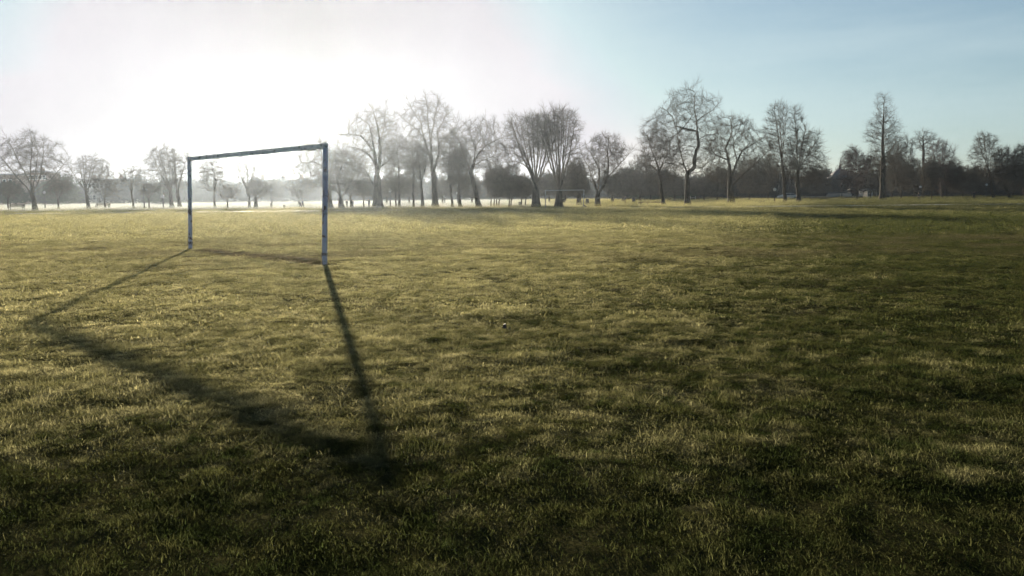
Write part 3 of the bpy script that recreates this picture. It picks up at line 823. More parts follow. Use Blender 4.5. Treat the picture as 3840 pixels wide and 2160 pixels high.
# --- the dark grove of young trees
for q, (u, v, cx, cy, rx, ry, lab) in enumerate([
        (1841, 775, 1846, 690, 34, 58, 'leftmost slender trunk of the dark misty grove of young trees'), (1853, 775, 1868, 680, 36, 60, 'second slender trunk of the dark grove, close to the first'),
        (1862, 774, 1885, 690, 34, 55, 'third slender trunk in the middle of the dark grove'), (1871, 774, 1895, 700, 36, 50, 'thinnest trunk of the dark grove, just right of its middle'),
        (1908, 776, 1915, 680, 40, 62, 'trunk standing apart at the right of the dark grove'), (1916, 775, 1935, 700, 36, 48, 'last trunk of the dark grove, nearest the twin planes'),
        (1955, 773, 1962, 705, 30, 42, 'young tree just left of the twin planes by a low bin'), (1970, 773, 1975, 705, 30, 42, 'young tree touching the left edge of the twin planes')]):
    tree(40 + q, (u, v), 4.5, (u + 1, 745), [(cx, cy, rx, ry)], lab, fan=4, n=420, twigs=4, group='young trees of the dark grove')
# --- twin planes and neighbours
tree(28, (2010, 776), 25, (2010, 700), [(2000, 520, 105, 85), (1960, 570, 80, 70), (1930, 480, 45, 55), (2030, 480, 60, 55)], 'left of the twin planes behind the small pale goal, limbs reaching far left', fan=9, n=1000, view=5, up=0.3, jit=0.10, twigs=2.8, expo=0.53,
     limbs=[[(690, 1080), (640, 950), (600, 800), (530, 600), (450, 480), (400, 330), (340, 200)], [(690, 1040), (690, 820), (730, 650), (700, 480)], [(700, 1060), (790, 900), (820, 700), (810, 560)],
            [(600, 800), (500, 700), (400, 650), (300, 640)], [(620, 880), (520, 780), (420, 740), (250, 750)]])
tree(29, (2095, 775), 23, (2097, 715), [(2090, 500, 85, 95), (2120, 560, 70, 70), (2040, 490, 70, 70)], 'right of the twin planes behind the small pale goal, trunk flaring into a wide fork', fan=9, n=1100, view=5, up=0.32, jit=0.10, twigs=3.0, expo=0.53,
     limbs=[[(990, 1120), (950, 1000), (920, 820), (870, 640), (830, 450)], [(1020, 1130), (1070, 950), (1050, 740), (1060, 560), (1045, 400), (1050, 200)], [(1075, 1000), (1150, 900), (1250, 820), (1300, 760)],
            [(950, 1000), (1000, 850), (1000, 720), (960, 600)], [(1060, 700), (1180, 600), (1260, 500)]])
tree(30, (2171, 769), 15, (2170, 725), [(2165, 690, 45, 55), (2160, 640, 35, 40)], 'dark dense tree with a conical foot behind the small pale goal', fan=5, n=600, twigs=5)
tree(31, (2242, 773), 17, (2240, 722), [(2270, 590, 95, 88), (2250, 640, 85, 55)], 'low forked plane with a wide open bowl of limbs, right of the small pale goal', n=760, view=5, up=0.02, jit=0.10, twigs=2.0, expo=0.54,
     limbs=[[(1520, 1170), (1470, 1000), (1400, 800), (1330, 680), (1290, 560)], [(1540, 1160), (1550, 1000), (1540, 850), (1500, 760), (1440, 640)], [(1560, 1180), (1650, 1000), (1680, 800), (1670, 600), (1690, 480)],
            [(1650, 950), (1740, 870), (1850, 740), (1980, 580)], [(1500, 1060), (1570, 960), (1600, 880)]])
tree(32, (2296, 768), 9, (2296, 738), [(2300, 700, 40, 42)], 'squat dark tree right of the open bowl plane', fan=5, n=480, twigs=5, Y=150)
tree(33, (2337, 766), 7, (2336, 738), [(2345, 690, 45, 60)], 'dark hazy tree beside the lone walker', fan=6, n=480, twigs=4, Y=155)
tree(34, (2400, 764), 8, (2400, 735), [(2400, 660, 45, 85)], 'feathery tree rising behind the long low slab', fan=6, n=620, twigs=3.5, Y=160)
# --- big planes right of centre
tree(35, (2489, 769), 12, (2474, 655), [(2455, 555, 60, 85), (2470, 640, 70, 50), (2520, 580, 45, 60)], 'slim trunked tree tucked under the left side of the tallest plane', n=720, view=6, up=0.03, jit=0.10, twigs=2.6,
     limbs=[[(400, 1050), (370, 900), (330, 780), (300, 640), (230, 560)], [(400, 1000), (430, 900), (490, 780), (500, 650)], [(385, 1000), (300, 930), (200, 920)]])
tree(36, (2579, 768), 18, (2578, 655), [(2590, 430, 105, 105), (2500, 490, 90, 80), (2640, 480, 75, 90), (2570, 560, 120, 80), (2590, 620, 110, 55)], 'tallest plane right of centre, two sinuous limbs under a great domed crown', n=1500, view=6, up=0.04, jit=0.15, twigs=2.4, expo=0.53,
     limbs=[[(690, 1040), (655, 880), (625, 700), (620, 560), (610, 400), (620, 280), (560, 150)], [(700, 1030), (760, 940), (770, 800), (810, 700), (785, 560), (770, 450), (750, 300), (760, 150)],
            [(625, 570), (560, 500), (530, 400), (480, 330), (400, 290)], [(640, 560), (700, 450), (760, 360)], [(620, 610), (560, 600), (500, 630), (490, 780)], [(720, 1030), (830, 990), (900, 920), (960, 870)],
            [(780, 460), (870, 380), (960, 330), (1030, 240)], [(800, 660), (880, 610), (980, 590)], [(650, 900), (560, 890), (500, 840)]])
tree(37, (2741, 764), 21, (2738, 690), [(2750, 520, 90, 90), (2700, 570, 75, 60), (2820, 580, 90, 75), (2740, 640, 110, 50)], 'wide spreading plane with a hollowed trunk and long low limbs to both sides', n=1300, view=6, up=0.04, jit=0.15, twigs=2.4, expo=0.53,
     limbs=[[(1150, 1080), (1120, 870), (1090, 800), (960, 760), (830, 770)], [(1120, 900), (1110, 740), (1160, 640), (1190, 560), (1180, 420)], [(1170, 1080), (1220, 880), (1270, 770), (1380, 700), (1480, 640)],
            [(1190, 1150), (1280, 1040), (1390, 940), (1540, 790)], [(1120, 900), (1010, 810), (930, 680)], [(1140, 1150), (1040, 1180), (970, 1120), (880, 1060)], [(1220, 880), (1190, 760), (1170, 640)]])
tree(38, (2945, 760), 12, (2932, 600), [(2915, 470, 42, 88), (2905, 530, 60, 70), (2925, 620, 60, 60)], 'tall narrow tree in front of the pale parked car', n=820, leader=[(2928, 520), (2922, 430), (2918, 390)], fan=5, up=0.34, twigs=2.6)
tree(39, (2995, 760), 14, (2990, 640), [(3005, 570, 62, 100), (3020, 640, 75, 60), (2985, 460, 26, 66)], 'dense dark tree with a bulky skirted crown right of the tall narrow one', n=1300, leader=[(2988, 540), (2982, 470), (2980, 405)], fan=7, up=0.25, twigs=5)
tree(50, (3214, 752), 6, (3212, 705), [(3205, 640, 55, 70), (3190, 590, 35, 40)], 'reddish twiggy tree just right of the domed bandstand', fan=6, n=700, twig='twig_red', twigs=4)
tree(51, (3311, 751), 20, (3312, 640), [(3312, 420, 26, 62), (3312, 500, 58, 80), (3310, 600, 68, 70)], 'tallest tree of the right stretch, spire shaped with a single straight leader', n=1150, leader=[(3310, 540), (3313, 440), (3318, 356)], up=0.34, jit=0.10, twigs=2.2, expo=0.55)
tree(52, (3380, 749), 6, (3380, 705), [(3378, 600, 45, 85), (3380, 670, 50, 50)], 'bushy tree tucked against the right side of the spire shaped tree', fan=6, n=900, twigs=4)
tree(53, (3463, 746), 9, (3463, 560), [(3466, 530, 38, 42)], 'lollipop tree with a bare pole stem and a neat fan crown', n=420, leader=[(3462, 520)], up=0.15, twigs=2.4, Y=165)
tree(54, (3494, 750), 5, (3494, 710), [(3490, 660, 40, 55)], 'thin tree between the lollipop tree and a broad twiggy one', fan=4, n=520, twigs=4)
tree(55, (3533, 748), 10, (3531, 690), [(3530, 600, 58, 72), (3535, 660, 60, 50)], 'broad twiggy tree with upswept branches in front of the dark wood', fan=8, n=1000, up=0.18, twigs=3.2, twig='twig_red')
tree(56, (3549, 748), 6, (3550, 705), [(3575, 660, 48, 50)], 'slim trunk standing right beside the broad twiggy tree', fan=5, n=520, twigs=4)
tree(57, (3727, 747), 9, (3706, 630), [(3690, 560, 48, 60), (3700, 640, 60, 45)], 'fan crowned tree standing above the dark wood near the right edge', fan=6, n=800, leader=[(3692, 570), (3690, 505)], up=0.1, twigs=2.8)
tree(58, (3790, 747), 9, (3765, 690), [(3765, 620, 42, 65)], 'ragged tree beside the fan crowned one near the right edge', fan=6, n=700, twigs=4)
tree(59, (3850, 747), 9, (3835, 690), [(3830, 625, 42, 70)], 'ragged tree cut by the right edge of the picture', fan=6, n=700, twigs=4)
# --- second row filling the gaps
for q, (u, Yy, cx, cy, rx, ry, lab) in enumerate([
        (1020, 190, 1025, 715, 50, 40, 'faint tree far behind the thin lamp post'), (1450, 150, 1455, 712, 50, 42, 'dark twiggy tree filling the gap right of the massive trunk'),
        (1535, 150, 1530, 715, 50, 40, 'low dark tree behind the pole straight slender tree'), (1660, 150, 1665, 712, 48, 42, 'low dark tree behind the three stemmed plane'),
        (1770, 150, 1760, 705, 50, 46, 'low dark tree behind the left leaning plane'), (2060, 150, 2050, 700, 50, 46, 'low dark tree between the twin planes'),
        (2120, 155, 2125, 690, 48, 55, 'dark tree behind the right twin plane'), (2440, 160, 2440, 710, 60, 48, 'dark thicket tree left of the slim trunk under the tallest plane'),
        (2530, 160, 2530, 715, 60, 46, 'dark thicket tree between the slim trunk and the tallest plane'), (2640, 165, 2640, 705, 60, 52, 'dark thicket tree between the tallest and the wide spreading plane'),
        (2690, 160, 2690, 690, 50, 60, 'dark twiggy tree behind the left limbs of the wide spreading plane'), (2810, 165, 2815, 670, 58, 75, 'twiggy tree behind the right limbs of the wide spreading plane'),
        (2880, 165, 2880, 660, 52, 80, 'twiggy tree left of the tall narrow tree'), (3060, 190, 3060, 690, 55, 50, 'dark tree left of the domed bandstand'),
        (3265, 170, 3262, 660, 52, 70, 'twiggy tree left of the spire shaped trunk'), (3345, 175, 3345, 640, 45, 80, 'dark tree behind the spire shaped trunk'),
        (3430, 180, 3428, 660, 45, 70, 'dark tree left of the lollipop pole'), (3610, 180, 3610, 690, 50, 55, 'dark round tree in the wood right of the broad twiggy tree'),
        (3660, 180, 3660, 690, 50, 55, 'dark round tree in the wood behind the standing walker'), (3800, 180, 3800, 680, 55, 60, 'dark round tree in the wood near the right edge')]):
    tree(70 + q, (u, 0), 6, (u, 748 - (u / 3840) * 30), [(cx, cy, rx, ry)], lab, Y=Yy, fan=6, n=560, twigs=4, group='second row of dark twiggy trees')

# ------------------------------------------------------------------ far woodland and evergreens
def leaf_cloud(rng, ell, n, size):
    P = crown_points(rng, ell, n)
    a, b = unit(rng.normal(0, 1, (len(P), 3))), unit(rng.normal(0, 1, (len(P), 3)))
    b = unit(np.cross(a, b)); s = (size * (0.5 + rng.random(len(P))))[:, None]
    V = np.stack([P - a * s, P - b * s * 0.6, P + a * s, P + b * s * 0.6], 1).reshape(-1, 3)
    return V, np.arange(len(V)).reshape(-1, 4)
rngw = np.random.default_rng(77)
def wood_variant(h, w, dense):
    lines = [[np.array([0, 0, 0]), np.array([rngw.normal(0, .1), 0, h * 0.3])]]
    at = crown_points(rngw, [((0, 0, h * 0.62), (w, w, h * 0.38)), ((rngw.normal(0, w * .3), 0, h * 0.5), (w * 1.1, w, h * 0.3))], 300)
    (tv, tq), (cv, cq) = tree_meshes(rngw, lines, at, 0.16, step=0.5, kill=0.6, twigs=4, twig_len=0.8, twig_r=0.018)
    lv, lq = leaf_cloud(rngw, [((0, 0, h * 0.5), (w, w, h * 0.42)), ((0, 0, h * 0.25), (w * 1.1, w, h * 0.25))], int(dense), 0.22)
    return np.vstack([tv, cv, lv]), np.vstack([tq, cq + len(tv), lq + len(tv) + len(cv)]), None
wv = [wood_variant(7.2, 2.6, 1500), wood_variant(6.4, 3.0, 1900), wood_variant(8.0, 2.4, 1100), wood_variant(5.6, 3.0, 2200)]
# ground kept clear of trees: round the bandstand and where buildings stand (photo column range, depth range)
CLEAR = [(3040, 3250, 185, 216), (-190, 110, 264, 283), (60, 230, 279, 298), (250, 540, 274, 293), (880, 1250, 284, 303), (3215, 3325, 194, 210), (2550, 2660, 168, 180)]
def woodland(label, u0, u1, Y0, Y1, n, s0, s1):
    u = rngw.uniform(u0, u1, n); Y = rngw.uniform(Y0, Y1, n)
    x = (u - CX) / F * Y
    keep = np.ones(n, bool)
    for a, b, ya, yb in CLEAR: keep &= ~((u > a) & (u < b) & (Y > ya) & (Y < yb))
    u, Y, x = u[keep], Y[keep], x[keep]; n = len(u)
    o = instancer('woodland', wv, M['wood_mass'], np.stack([x, Y, np.full(n, -0.1)], -1), rngw.integers(0, len(wv), n), rngw.random(n) * 6.28, rngw.uniform(s0, s1, n))
    return tag(o, label, 'woodland', kind='stuff')
woodland('pale hazy wood along the far left edge of the park', -900, 2350, 262, 420, 900, 0.9, 1.3)
woodland('dark wood massed along the right side of the park', 2300, 4700, 190, 380, 800, 0.8, 1.2)

def evergreen(label, u, Y, crowns, seed):
    rng = np.random.default_rng(seed)
    b = base_at(u, Y); k = Y / F
    ell = []
    for cx, cy, rx, ry in crowns:
        for _ in range(11):      # lumpy crown: many smaller clumps inside each outline
            a, r = rng.uniform(0, 6.28), rng.random() ** 0.5 * 0.85
            ell.append((at_depth(cx + rx * r * math.cos(a), cy + ry * r * math.sin(a), Y + rng.normal(0, rx * k * 0.35)), (rx * k * 0.45, rx * k * 0.42, ry * k * 0.45)))
    root = empty('evergreen_tree', (b[0], b[1], 0)); tag(root, label, 'tree', 'evergreen trees')
    v, q = leaf_cloud(rng, ell, 5200, 0.24)
    off = np.array([b[0], b[1], 0])
    link_mesh('crown', np_mesh('crown', v - off, q), M['evergreen'], root)
    MB().tube([(0, 0, -0.1), (0.05, 0, 1.5), (0, 0, (ell[0][0][2]))], [0.32, 0.24, 0.12], 8).build('trunk', M['bark'], root)
evergreen('rounded dark evergreen behind the wide fan tree at the left', 228, 205, [(228, 690, 62, 44), (215, 725, 70, 34), (260, 730, 50, 30), (228, 748, 74, 18)], 1)
evergreen('dark evergreen mass at the far left behind the bench', 60, 190, [(62, 715, 60, 34), (40, 735, 60, 26), (60, 752, 66, 16)], 2)
evergreen('evergreen clump half hidden by the first twin trunk', 600, 200, [(610, 722, 60, 30), (600, 740, 66, 22), (605, 750, 60, 16)], 3)
evergreen('broad dark evergreen between the small goal and the tallest plane', 2420, 175, [(2420, 722, 55, 32), (2480, 725, 55, 30)], 4)
evergreen('dark evergreen under the tallest plane tree', 2560, 172, [(2555, 725, 60, 28)], 5)

# ------------------------------------------------------------------ buildings beyond the trees
def px_w(Y, px): return px * Y / F
def top_h(u, v, Y): return float(at_depth(u, v, Y)[2])
def terrace(label, u0, u1, vtop, Y, wall, floors, bays, chim, pitched=False, dep=9.0):
    x0, x1 = float(at_depth(u0, 740, Y)[0]), float(at_depth(u1, 740, Y)[0])
    H = top_h((u0 + u1) / 2, vtop, Y)
    W = x1 - x0
    root = empty('building', ((x0 + x1) / 2, Y, 0)); tag(root, label, 'building')
    Hw = H * (0.78 if pitched else 1.0)
    MB().box((0, dep / 2, Hw / 2 - 0.2), (W, dep, Hw + 0.4)).build('wall', M[wall], root)
    if pitched:
        m = MB()
        e, z0 = 0.35, Hw + 0.004
        A = [(-W / 2 - e, -e, z0), (W / 2 + e, -e, z0), (W / 2 + e, dep + e, z0), (-W / 2 - e, dep + e, z0)]
        R0, R1 = (-W / 2 + dep * 0.25, dep / 2, H), (W / 2 - dep * 0.25, dep / 2, H)
        m.poly([A[0], A[1], R1, R0]); m.poly([A[2], A[3], R0, R1]); m.poly([A[1], A[2], R1]); m.poly([A[3], A[0], R0]); m.poly(A[::-1])
        roof = m.build('roof', M['slate'], root)
    else:
        roof = MB().box((0, dep / 2 - 0.1, Hw + 0.33), (W + 0.5, dep + 0.5, 0.25), bevel=0.03).build('roof', M['slate'], root)
    for c in chim:
        cx = -W / 2 + W * c
        ch = MB().box((cx, dep * 0.45, H + 0.75), (1.3, 0.7, 1.7), bevel=0.04).build('chimney', M['brick'], roof)
        mm = MB()
        for d in (-0.38, 0.0, 0.38): mm.lathe([(0.11, 0), (0.13, 0.1), (0.10, 0.45)], (cx + d, dep * 0.45, H + 1.58), 8)
        mm.build('chimney_pot', M['brick'], ch)
    fh = Hw / floors
    for fl in range(floors):
        for k in range(bays):
            if fl == 0 and k % 3 == 1:
                d = MB().box((-W / 2 + W * (k + 0.5) / bays, -0.03, 1.05), (0.95, 0.12, 2.1), bevel=0.01).build('door', M['wood'], root); continue
            cx, cz = -W / 2 + W * (k + 0.5) / bays, fh * (fl + 0.55)
            w = MB()
            for sx, sz, bw, bh in ((0, 0.72, 1.15, 0.1), (0, -0.75, 1.3, 0.12), (-0.52, 0, 0.1, 1.4), (0.52, 0, 0.1, 1.4), (0, 0, 0.94, 0.07)):
                w.box((cx + sx, -0.05, cz + sz), (bw, 0.1, bh))
            fr = w.build('window', M['frame_paint'], root)
            MB().box((cx, -0.012, cz), (0.94, 0.02, 1.34)).build('pane', M['window_glass'], fr)
terrace('brick building with a flat top peeking in at the far left edge', -140, 54, 657, 270, 'brick', 2, 9, (0.3,))
terrace('hazy flat roofed block behind the wide fan tree', 108, 178, 647, 285, 'brick', 3, 5, (0.5,))
terrace('long low hazy terrace right of the left hand evergreen', 300, 486, 676, 280, 'stucco', 2, 12, (0.2, 0.75))
terrace('long hazy terrace with chimneys between the goalposts', 930, 1200, 671, 290, 'stucco', 2, 16, (0.17, 0.46, 0.72), True)
terrace('pale gabled lodge glimpsed left of the spire shaped tree', 3252, 3288, 705, 200, 'stucco', 1, 2, (), True, 5.0)
terrace('small hut with a pale roof behind the tallest plane trunk', 2590, 2622, 727, 172, 'stucco', 1, 2, (), True, 3.0)

# domed bandstand
def bandstand():
    Y = 200.0
    b = base_at(3146, Y)
    root = empty('bandstand', (b[0], b[1], 0)); tag(root, 'dark domed bandstand with a thin spire, half hidden among the trees on the right', 'bandstand')
    z = lambda v: top_h(3146, v, Y)
    ra = px_w(Y, 41)
    rd = px_w(Y, 34)
    ze, zr, zs = z(664), z(634), z(594)
    MB().lathe([(ra * 1.15, -0.2), (ra * 1.15, 1.0), (ra * 1.05, 1.0), (ra * 1.05, 1.25)], n=8).build('plinth', M['stucco'], root)
    r = MB().lathe([(ra * 1.06, ze - 0.25), (ra * 1.06, ze), (rd * 0.98, ze + 0.45), (rd * 0.86, ze + (zr - ze) * 0.45), (rd * 0.6, ze + (zr - ze) * 0.75), (rd * 0.28, zr - 0.05), (0.32, zr + 0.1)], n=16).build('roof', M['slate'], root)
    MB().lathe([(0.34, zr), (0.42, zr + 0.35), (0.2, zr + 0.7), (0.3, zr + 0.95), (0.12, zr + 1.2), (0.05, zs - 0.4), (0.015, zs)], n=10).build('finial', M['dark_metal'], r)
    for k in range(8):
        a = 2 * math.pi * (k + 0.5) / 8
        MB().lathe([(0.13, 1.25), (0.13, 1.5), (0.075, 1.6), (0.07, ze - 0.6), (0.16, ze - 0.27)], (ra * 0.93 * math.cos(a), ra * 0.93 * math.sin(a), 0), 8).build('column', M['dark_metal'], root)
    m = MB()
    for k in range(8):
        if k == 6: continue
        a0, a1 = 2 * math.pi * (k + 0.5) / 8, 2 * math.pi * (k + 1.5) / 8
        for hh in (1.45, 2.15):
            m.tube([(ra * 0.93 * math.cos(a0), ra * 0.93 * math.sin(a0), hh), (ra * 0.93 * math.cos(a1), ra * 0.93 * math.sin(a1), hh)], 0.03, 5)
        for q in range(1, 9):
            t = q / 9
            x, y = ra * 0.93 * (math.cos(a0) * (1 - t) + math.cos(a1) * t), ra * 0.93 * (math.sin(a0) * (1 - t) + math.sin(a1) * t)
            m.tube([(x, y, 1.44), (x, y, 2.16)], 0.015, 4)
    m.build('railing', M['dark_metal'], root)
bandstand()
def low_wall():
    Y = 176.0
    x0, x1 = at_depth(2975, 745, Y)[0], at_depth(3235, 745, Y)[0]
    root = empty('low_wall', ((x0 + x1) / 2, Y, 0)); tag(root, 'long low dark wall with a pale coping in front of the bandstand', 'wall')
    MB().box((0, 0, 0.2), (x1 - x0, 0.45, 0.7)).build('wall_face', M['brick'], root)
    MB().box((0, 0, 0.585), (x1 - x0 + 0.1, 0.6, 0.07), bevel=0.01).build('coping', M['stucco'], root)
low_wall()

# ------------------------------------------------------------------ street furniture
def lamp(u, vb, vt, label, Y=None, twin=False):
    b = base_at(u, Y) if Y else ground_pt(u, vb)
    H = top_h(u, vt, b[1])
    root = empty('lamp_post', (b[0], b[1], 0)); tag(root, label, 'lamp post', 'lamp posts in the park')
    MB().lathe([(0.13, -0.1), (0.13, 0.25), (0.09, 0.32), (0.085, 1.1), (0.055, 1.2), (0.045, H - 0.55)], n=10).build('post', M['dark_metal'], root)
    h = MB().lathe([(0.06, H - 0.56), (0.16, H - 0.5), (0.17, H - 0.46)], n=10).build('lamp_head', M['dark_metal'], root)
    MB().lathe([(0.15, H - 0.46), (0.23, H - 0.28), (0.20, H - 0.1), (0.06, H)], n=12).build('lamp_glass', M['lamp_glass'], h)
lamp(170, 784, 716, 'thin lamp post right of the wide fan tree')
lamp(542, 784, 702, 'lamp post with a pale head right of the sparse leaning tree')
lamp(613, 783, 730, 'short lamp post just left of the twin trunks')
lamp(1019, 0, 706, 'thin lamp post standing behind the tall bin', Y=128)
lamp(1464, 778, 707, 'lamp post right of the massive trunk')
lamp(1668, 0, 733, 'lamp post with a bright head between planes, right of the three stemmed one', Y=150)
lamp(1716, 0, 719, 'lamp post left of the trunk hiding behind the leaning plane', Y=150)
lamp(2904, 762, 704, 'lamp post left of the tall narrow tree')
lamp(3156, 0, 684, 'lamp post whose head shines below the bandstand dome', Y=170)
lamp(3450, 0, 697, 'lamp post with a bright head right of the spire shaped tree', Y=160)
lamp(3697, 0, 688, 'lamp post left of the fan crowned tree at the right', Y=160)

def bench(u0, u1, v, label, mat, backless=False):
    a, b = ground_pt(u0, v), ground_pt(u1, v)
    L = b[0] - a[0]
    root = empty('park_bench', ((a[0] + b[0]) / 2, a[1], 0)); tag(root, label, 'bench', 'park benches under the trees')
    L = max(1.5, min(L, 2.2))
    m = MB()
    for k in range(4): m.box((0, -0.18 + 0.125 * k, 0.44), (L, 0.1, 0.035), bevel=0.006)
    m.build('seat', mat, root)
    if not backless:
        m = MB()
        for k in range(3): m.box((0, 0.26 + 0.025 * k, 0.58 + 0.13 * k), (L, 0.03, 0.10), bevel=0.006)
        m.build('backrest', mat, root)
    for s in (-1, 1):
        m = MB()
        m.box((s * (L / 2 - 0.14), -0.2, 0.19), (0.06, 0.06, 0.46)); m.box((s * (L / 2 - 0.14), 0.25, 0.40), (0.06, 0.06, 0.88)); m.box((s * (L / 2 - 0.14), 0.02, 0.40), (0.055, 0.5, 0.045))
        m.box((s * (L / 2 - 0.14), 0.0, 0.64), (0.06, 0.5, 0.04)); m.box((s * (L / 2 - 0.14), -0.2, 0.53), (0.05, 0.05, 0.2))
        m.build('leg', M['dark_metal'], root)
bench(22, 76, 790, 'dark park bench at the far left in front of a slim young tree', M['wood'])
bench(359, 397, 784, 'pale bench at the foot of a slim tree, left of the goal', M['pale_wood'])
bench(1250, 1268, 780, 'small bench seen as a bare frame right of the near post', M['pale_wood'], True)

def slab_bench():
    b = ground_pt(2437, 767.5)
    root = empty('slab_bench', (b[0], b[1], 0)); tag(root, 'long low dark slab on stubby supports left of the slim trunk', 'bench')
    L = px_w(b[1], 88)
    m = MB(); n = 12
    m.tube([(-L / 2 + L * k / n, 0, 0.30 + 0.05 * math.sin(3.14 * k / n)) for k in range(n + 1)], 0.09, 8)
    m.build('slab', M['wood'], root)
    for x in (-0.42, -0.1, 0.36): MB().box((x * L, 0, 0.1), (0.28, 0.22, 0.34), bevel=0.03, taper=(0.7, 0.8)).build('support', M['wood'], root)
slab_bench()

def bin_(u, v, label, h, r, Y=None, flare=1.0):
    b = base_at(u, Y) if Y else ground_pt(u, v)
    root = empty('litter_bin', (b[0], b[1], 0)); tag(root, label, 'bin', 'litter bins on the grass')
    MB().lathe([(r, -0.05), (r * flare, h * 0.86), (r * flare, h * 0.9)], n=14).build('bin_body', M['dark_metal'], root)
    MB().lathe([(r * flare * 1.1, h * 0.902), (r * flare * 1.1, h * 0.94), (r * 0.8, h), (r * 0.2, h * 1.01)], n=14).build('lid', M['dark_metal'], root)
bin_(1018, 781, 'tall narrow bin at the foot of the thin lamp post seen through the goal', 0.72, 0.16)
bin_(1066, 780, 'squat bin tapering downwards, seen through the goal', 0.45, 0.13, flare=1.35)
bin_(1950, 772, 'low dark bin beside the young trees left of the twin planes', 0.55, 0.2)
bin_(2113, 768, 'dark bin just right of the right twin trunk', 0.9, 0.24)
bin_(2202, 767.5, 'dark bin behind the right post of the small pale goal', 0.85, 0.24)
bin_(3328, 749, 'dark bin leaning against the foot of the spire shaped tree', 1.1, 0.36)
bin_(2376, 762, 'dark bin on the grass right of the lone walker', 1.0, 0.28)

# ------------------------------------------------------------------ parked car
def car():
    Y = 172.0
    b = base_at(2953, Y)
    root = empty('parked_car', (b[0], b[1], 0), R(6)); tag(root, 'small pale parked car half hidden behind the tall narrow tree', 'car')
    M['car_paint'] = mat_noise('car_paint', (0.4, 0.41, 0.42), (0.46, 0.47, 0.48), 1, 0.25, spec=0.6)
    M['rubber'] = mat_noise('rubber', (0.015, 0.015, 0.015), (0.03, 0.03, 0.03), 5, 0.8)
    prof = [(-2.05, 0.32), (-2.1, 0.62), (-1.98, 0.84), (-1.1, 0.96), (-0.45, 1.42), (0.95, 1.44), (1.6, 1.02), (2.02, 0.92), (2.08, 0.5), (2.0, 0.3)]
    bm = bmesh.new(); rows = []
    for y, ins in ((-0.84, 0.0), (-0.6, 0.0), (0.6, 0.0), (0.84, 0.0)):
        rows.append([bm.verts.new((x * (1 if abs(y) < 0.7 else 0.985), y if z < 1.0 else y * 0.82, z * (1 if abs(y) < 0.7 else 0.985))) for x, z in prof])
    for r0, r1 in zip(rows, rows[1:]):
        for k in range(len(prof)): bm.faces.new((r0[k], r0[(k + 1) % len(prof)], r1[(k + 1) % len(prof)], r1[k]))
    bm.faces.new(rows[0]); bm.faces.new(rows[-1][::-1])
    m = MB(); m.bm.free(); m.bm = bm
    bmesh.ops.bevel(bm, geom=list(bm.edges), offset=0.04, segments=2, affect='EDGES')
    m.build('body', M['car_paint'], root, smooth=True)
    for s in (-1, 1):
        for pts in ([(-0.98, 1.0), (-0.42, 1.36), (0.18, 1.37), (0.18, 1.0)], [(0.26, 1.0), (0.26, 1.37), (0.9, 1.37), (1.42, 1.03)]):
            m = MB(); q = [(x, s * (0.865 - (z - 1.0) * 0.42), z) for x, z in pts]; m.poly(q); m.poly([(x, y - s * 0.02, z) for x, y, z in q][::-1])
            m.build('window', M['window_glass'], root)
    for x in (-1.28, 1.3):
        for s in (-1, 1):
            w = empty('wheel', (x, s * 0.8, 0.31)); w.parent = root
            MB().tube([(0, -0.1, 0), (0, -0.08, 0), (0, 0.08, 0), (0, 0.1, 0)], [0.27, 0.31, 0.31, 0.27], 18).build('tyre', M['rubber'], w)
            MB().tube([(0, -0.115, 0), (0, 0.115, 0)], 0.18, 12).build('rim', M['lamp_glass'], w)
    for s in (-1, 1): MB().box((-2.0, s * 0.6, 0.7), (0.14, 0.3, 0.14), bevel=0.03).build('headlight', M['lamp_glass'], root)
car()

# ------------------------------------------------------------------ people, a dog and birds
M['skin'] = mat_noise('skin', (0.38, 0.22, 0.15), (0.46, 0.28, 0.2), 8, 0.6)
M['hair'] = mat_noise('hair', (0.02, 0.014, 0.01), (0.05, 0.035, 0.025), 30, 0.7)
CLOTH = {}
def cloth(c):
    if c not in CLOTH: CLOTH[c] = mat_noise('cloth_%d' % len(CLOTH), tuple(x * 0.8 for x in c), tuple(x * 1.2 for x in c), 6, 0.9)
    return CLOTH[c]
def skin_obj(name, chains, mat, parent, levels=2):
    """connected joints with radii grown into one surface; the first joint is the root"""
    verts, edges, radii, idx = [], [], [], {}
    for ch in chains:
        prev = None
        for (key, p, r) in ch:
            if key not in idx: idx[key] = len(verts); verts.append(p); radii.append(r)
            if prev is not None: edges.append((prev, idx[key]))
            prev = idx[key]
    me = bpy.data.meshes.new(name); me.from_pydata(verts, edges, [])
    o = link_mesh(name, me, mat, parent)
    md = o.modifiers.new('skin', 'SKIN'); md.use_smooth_shade = True
    for v, r in zip(me.skin_vertices[0].data, radii): v.radius = (r, r * 0.9)
    me.skin_vertices[0].data[0].use_root = True
    s = o.modifiers.new('smooth', 'SUBSURF'); s.levels = s.render_levels = levels
    return o
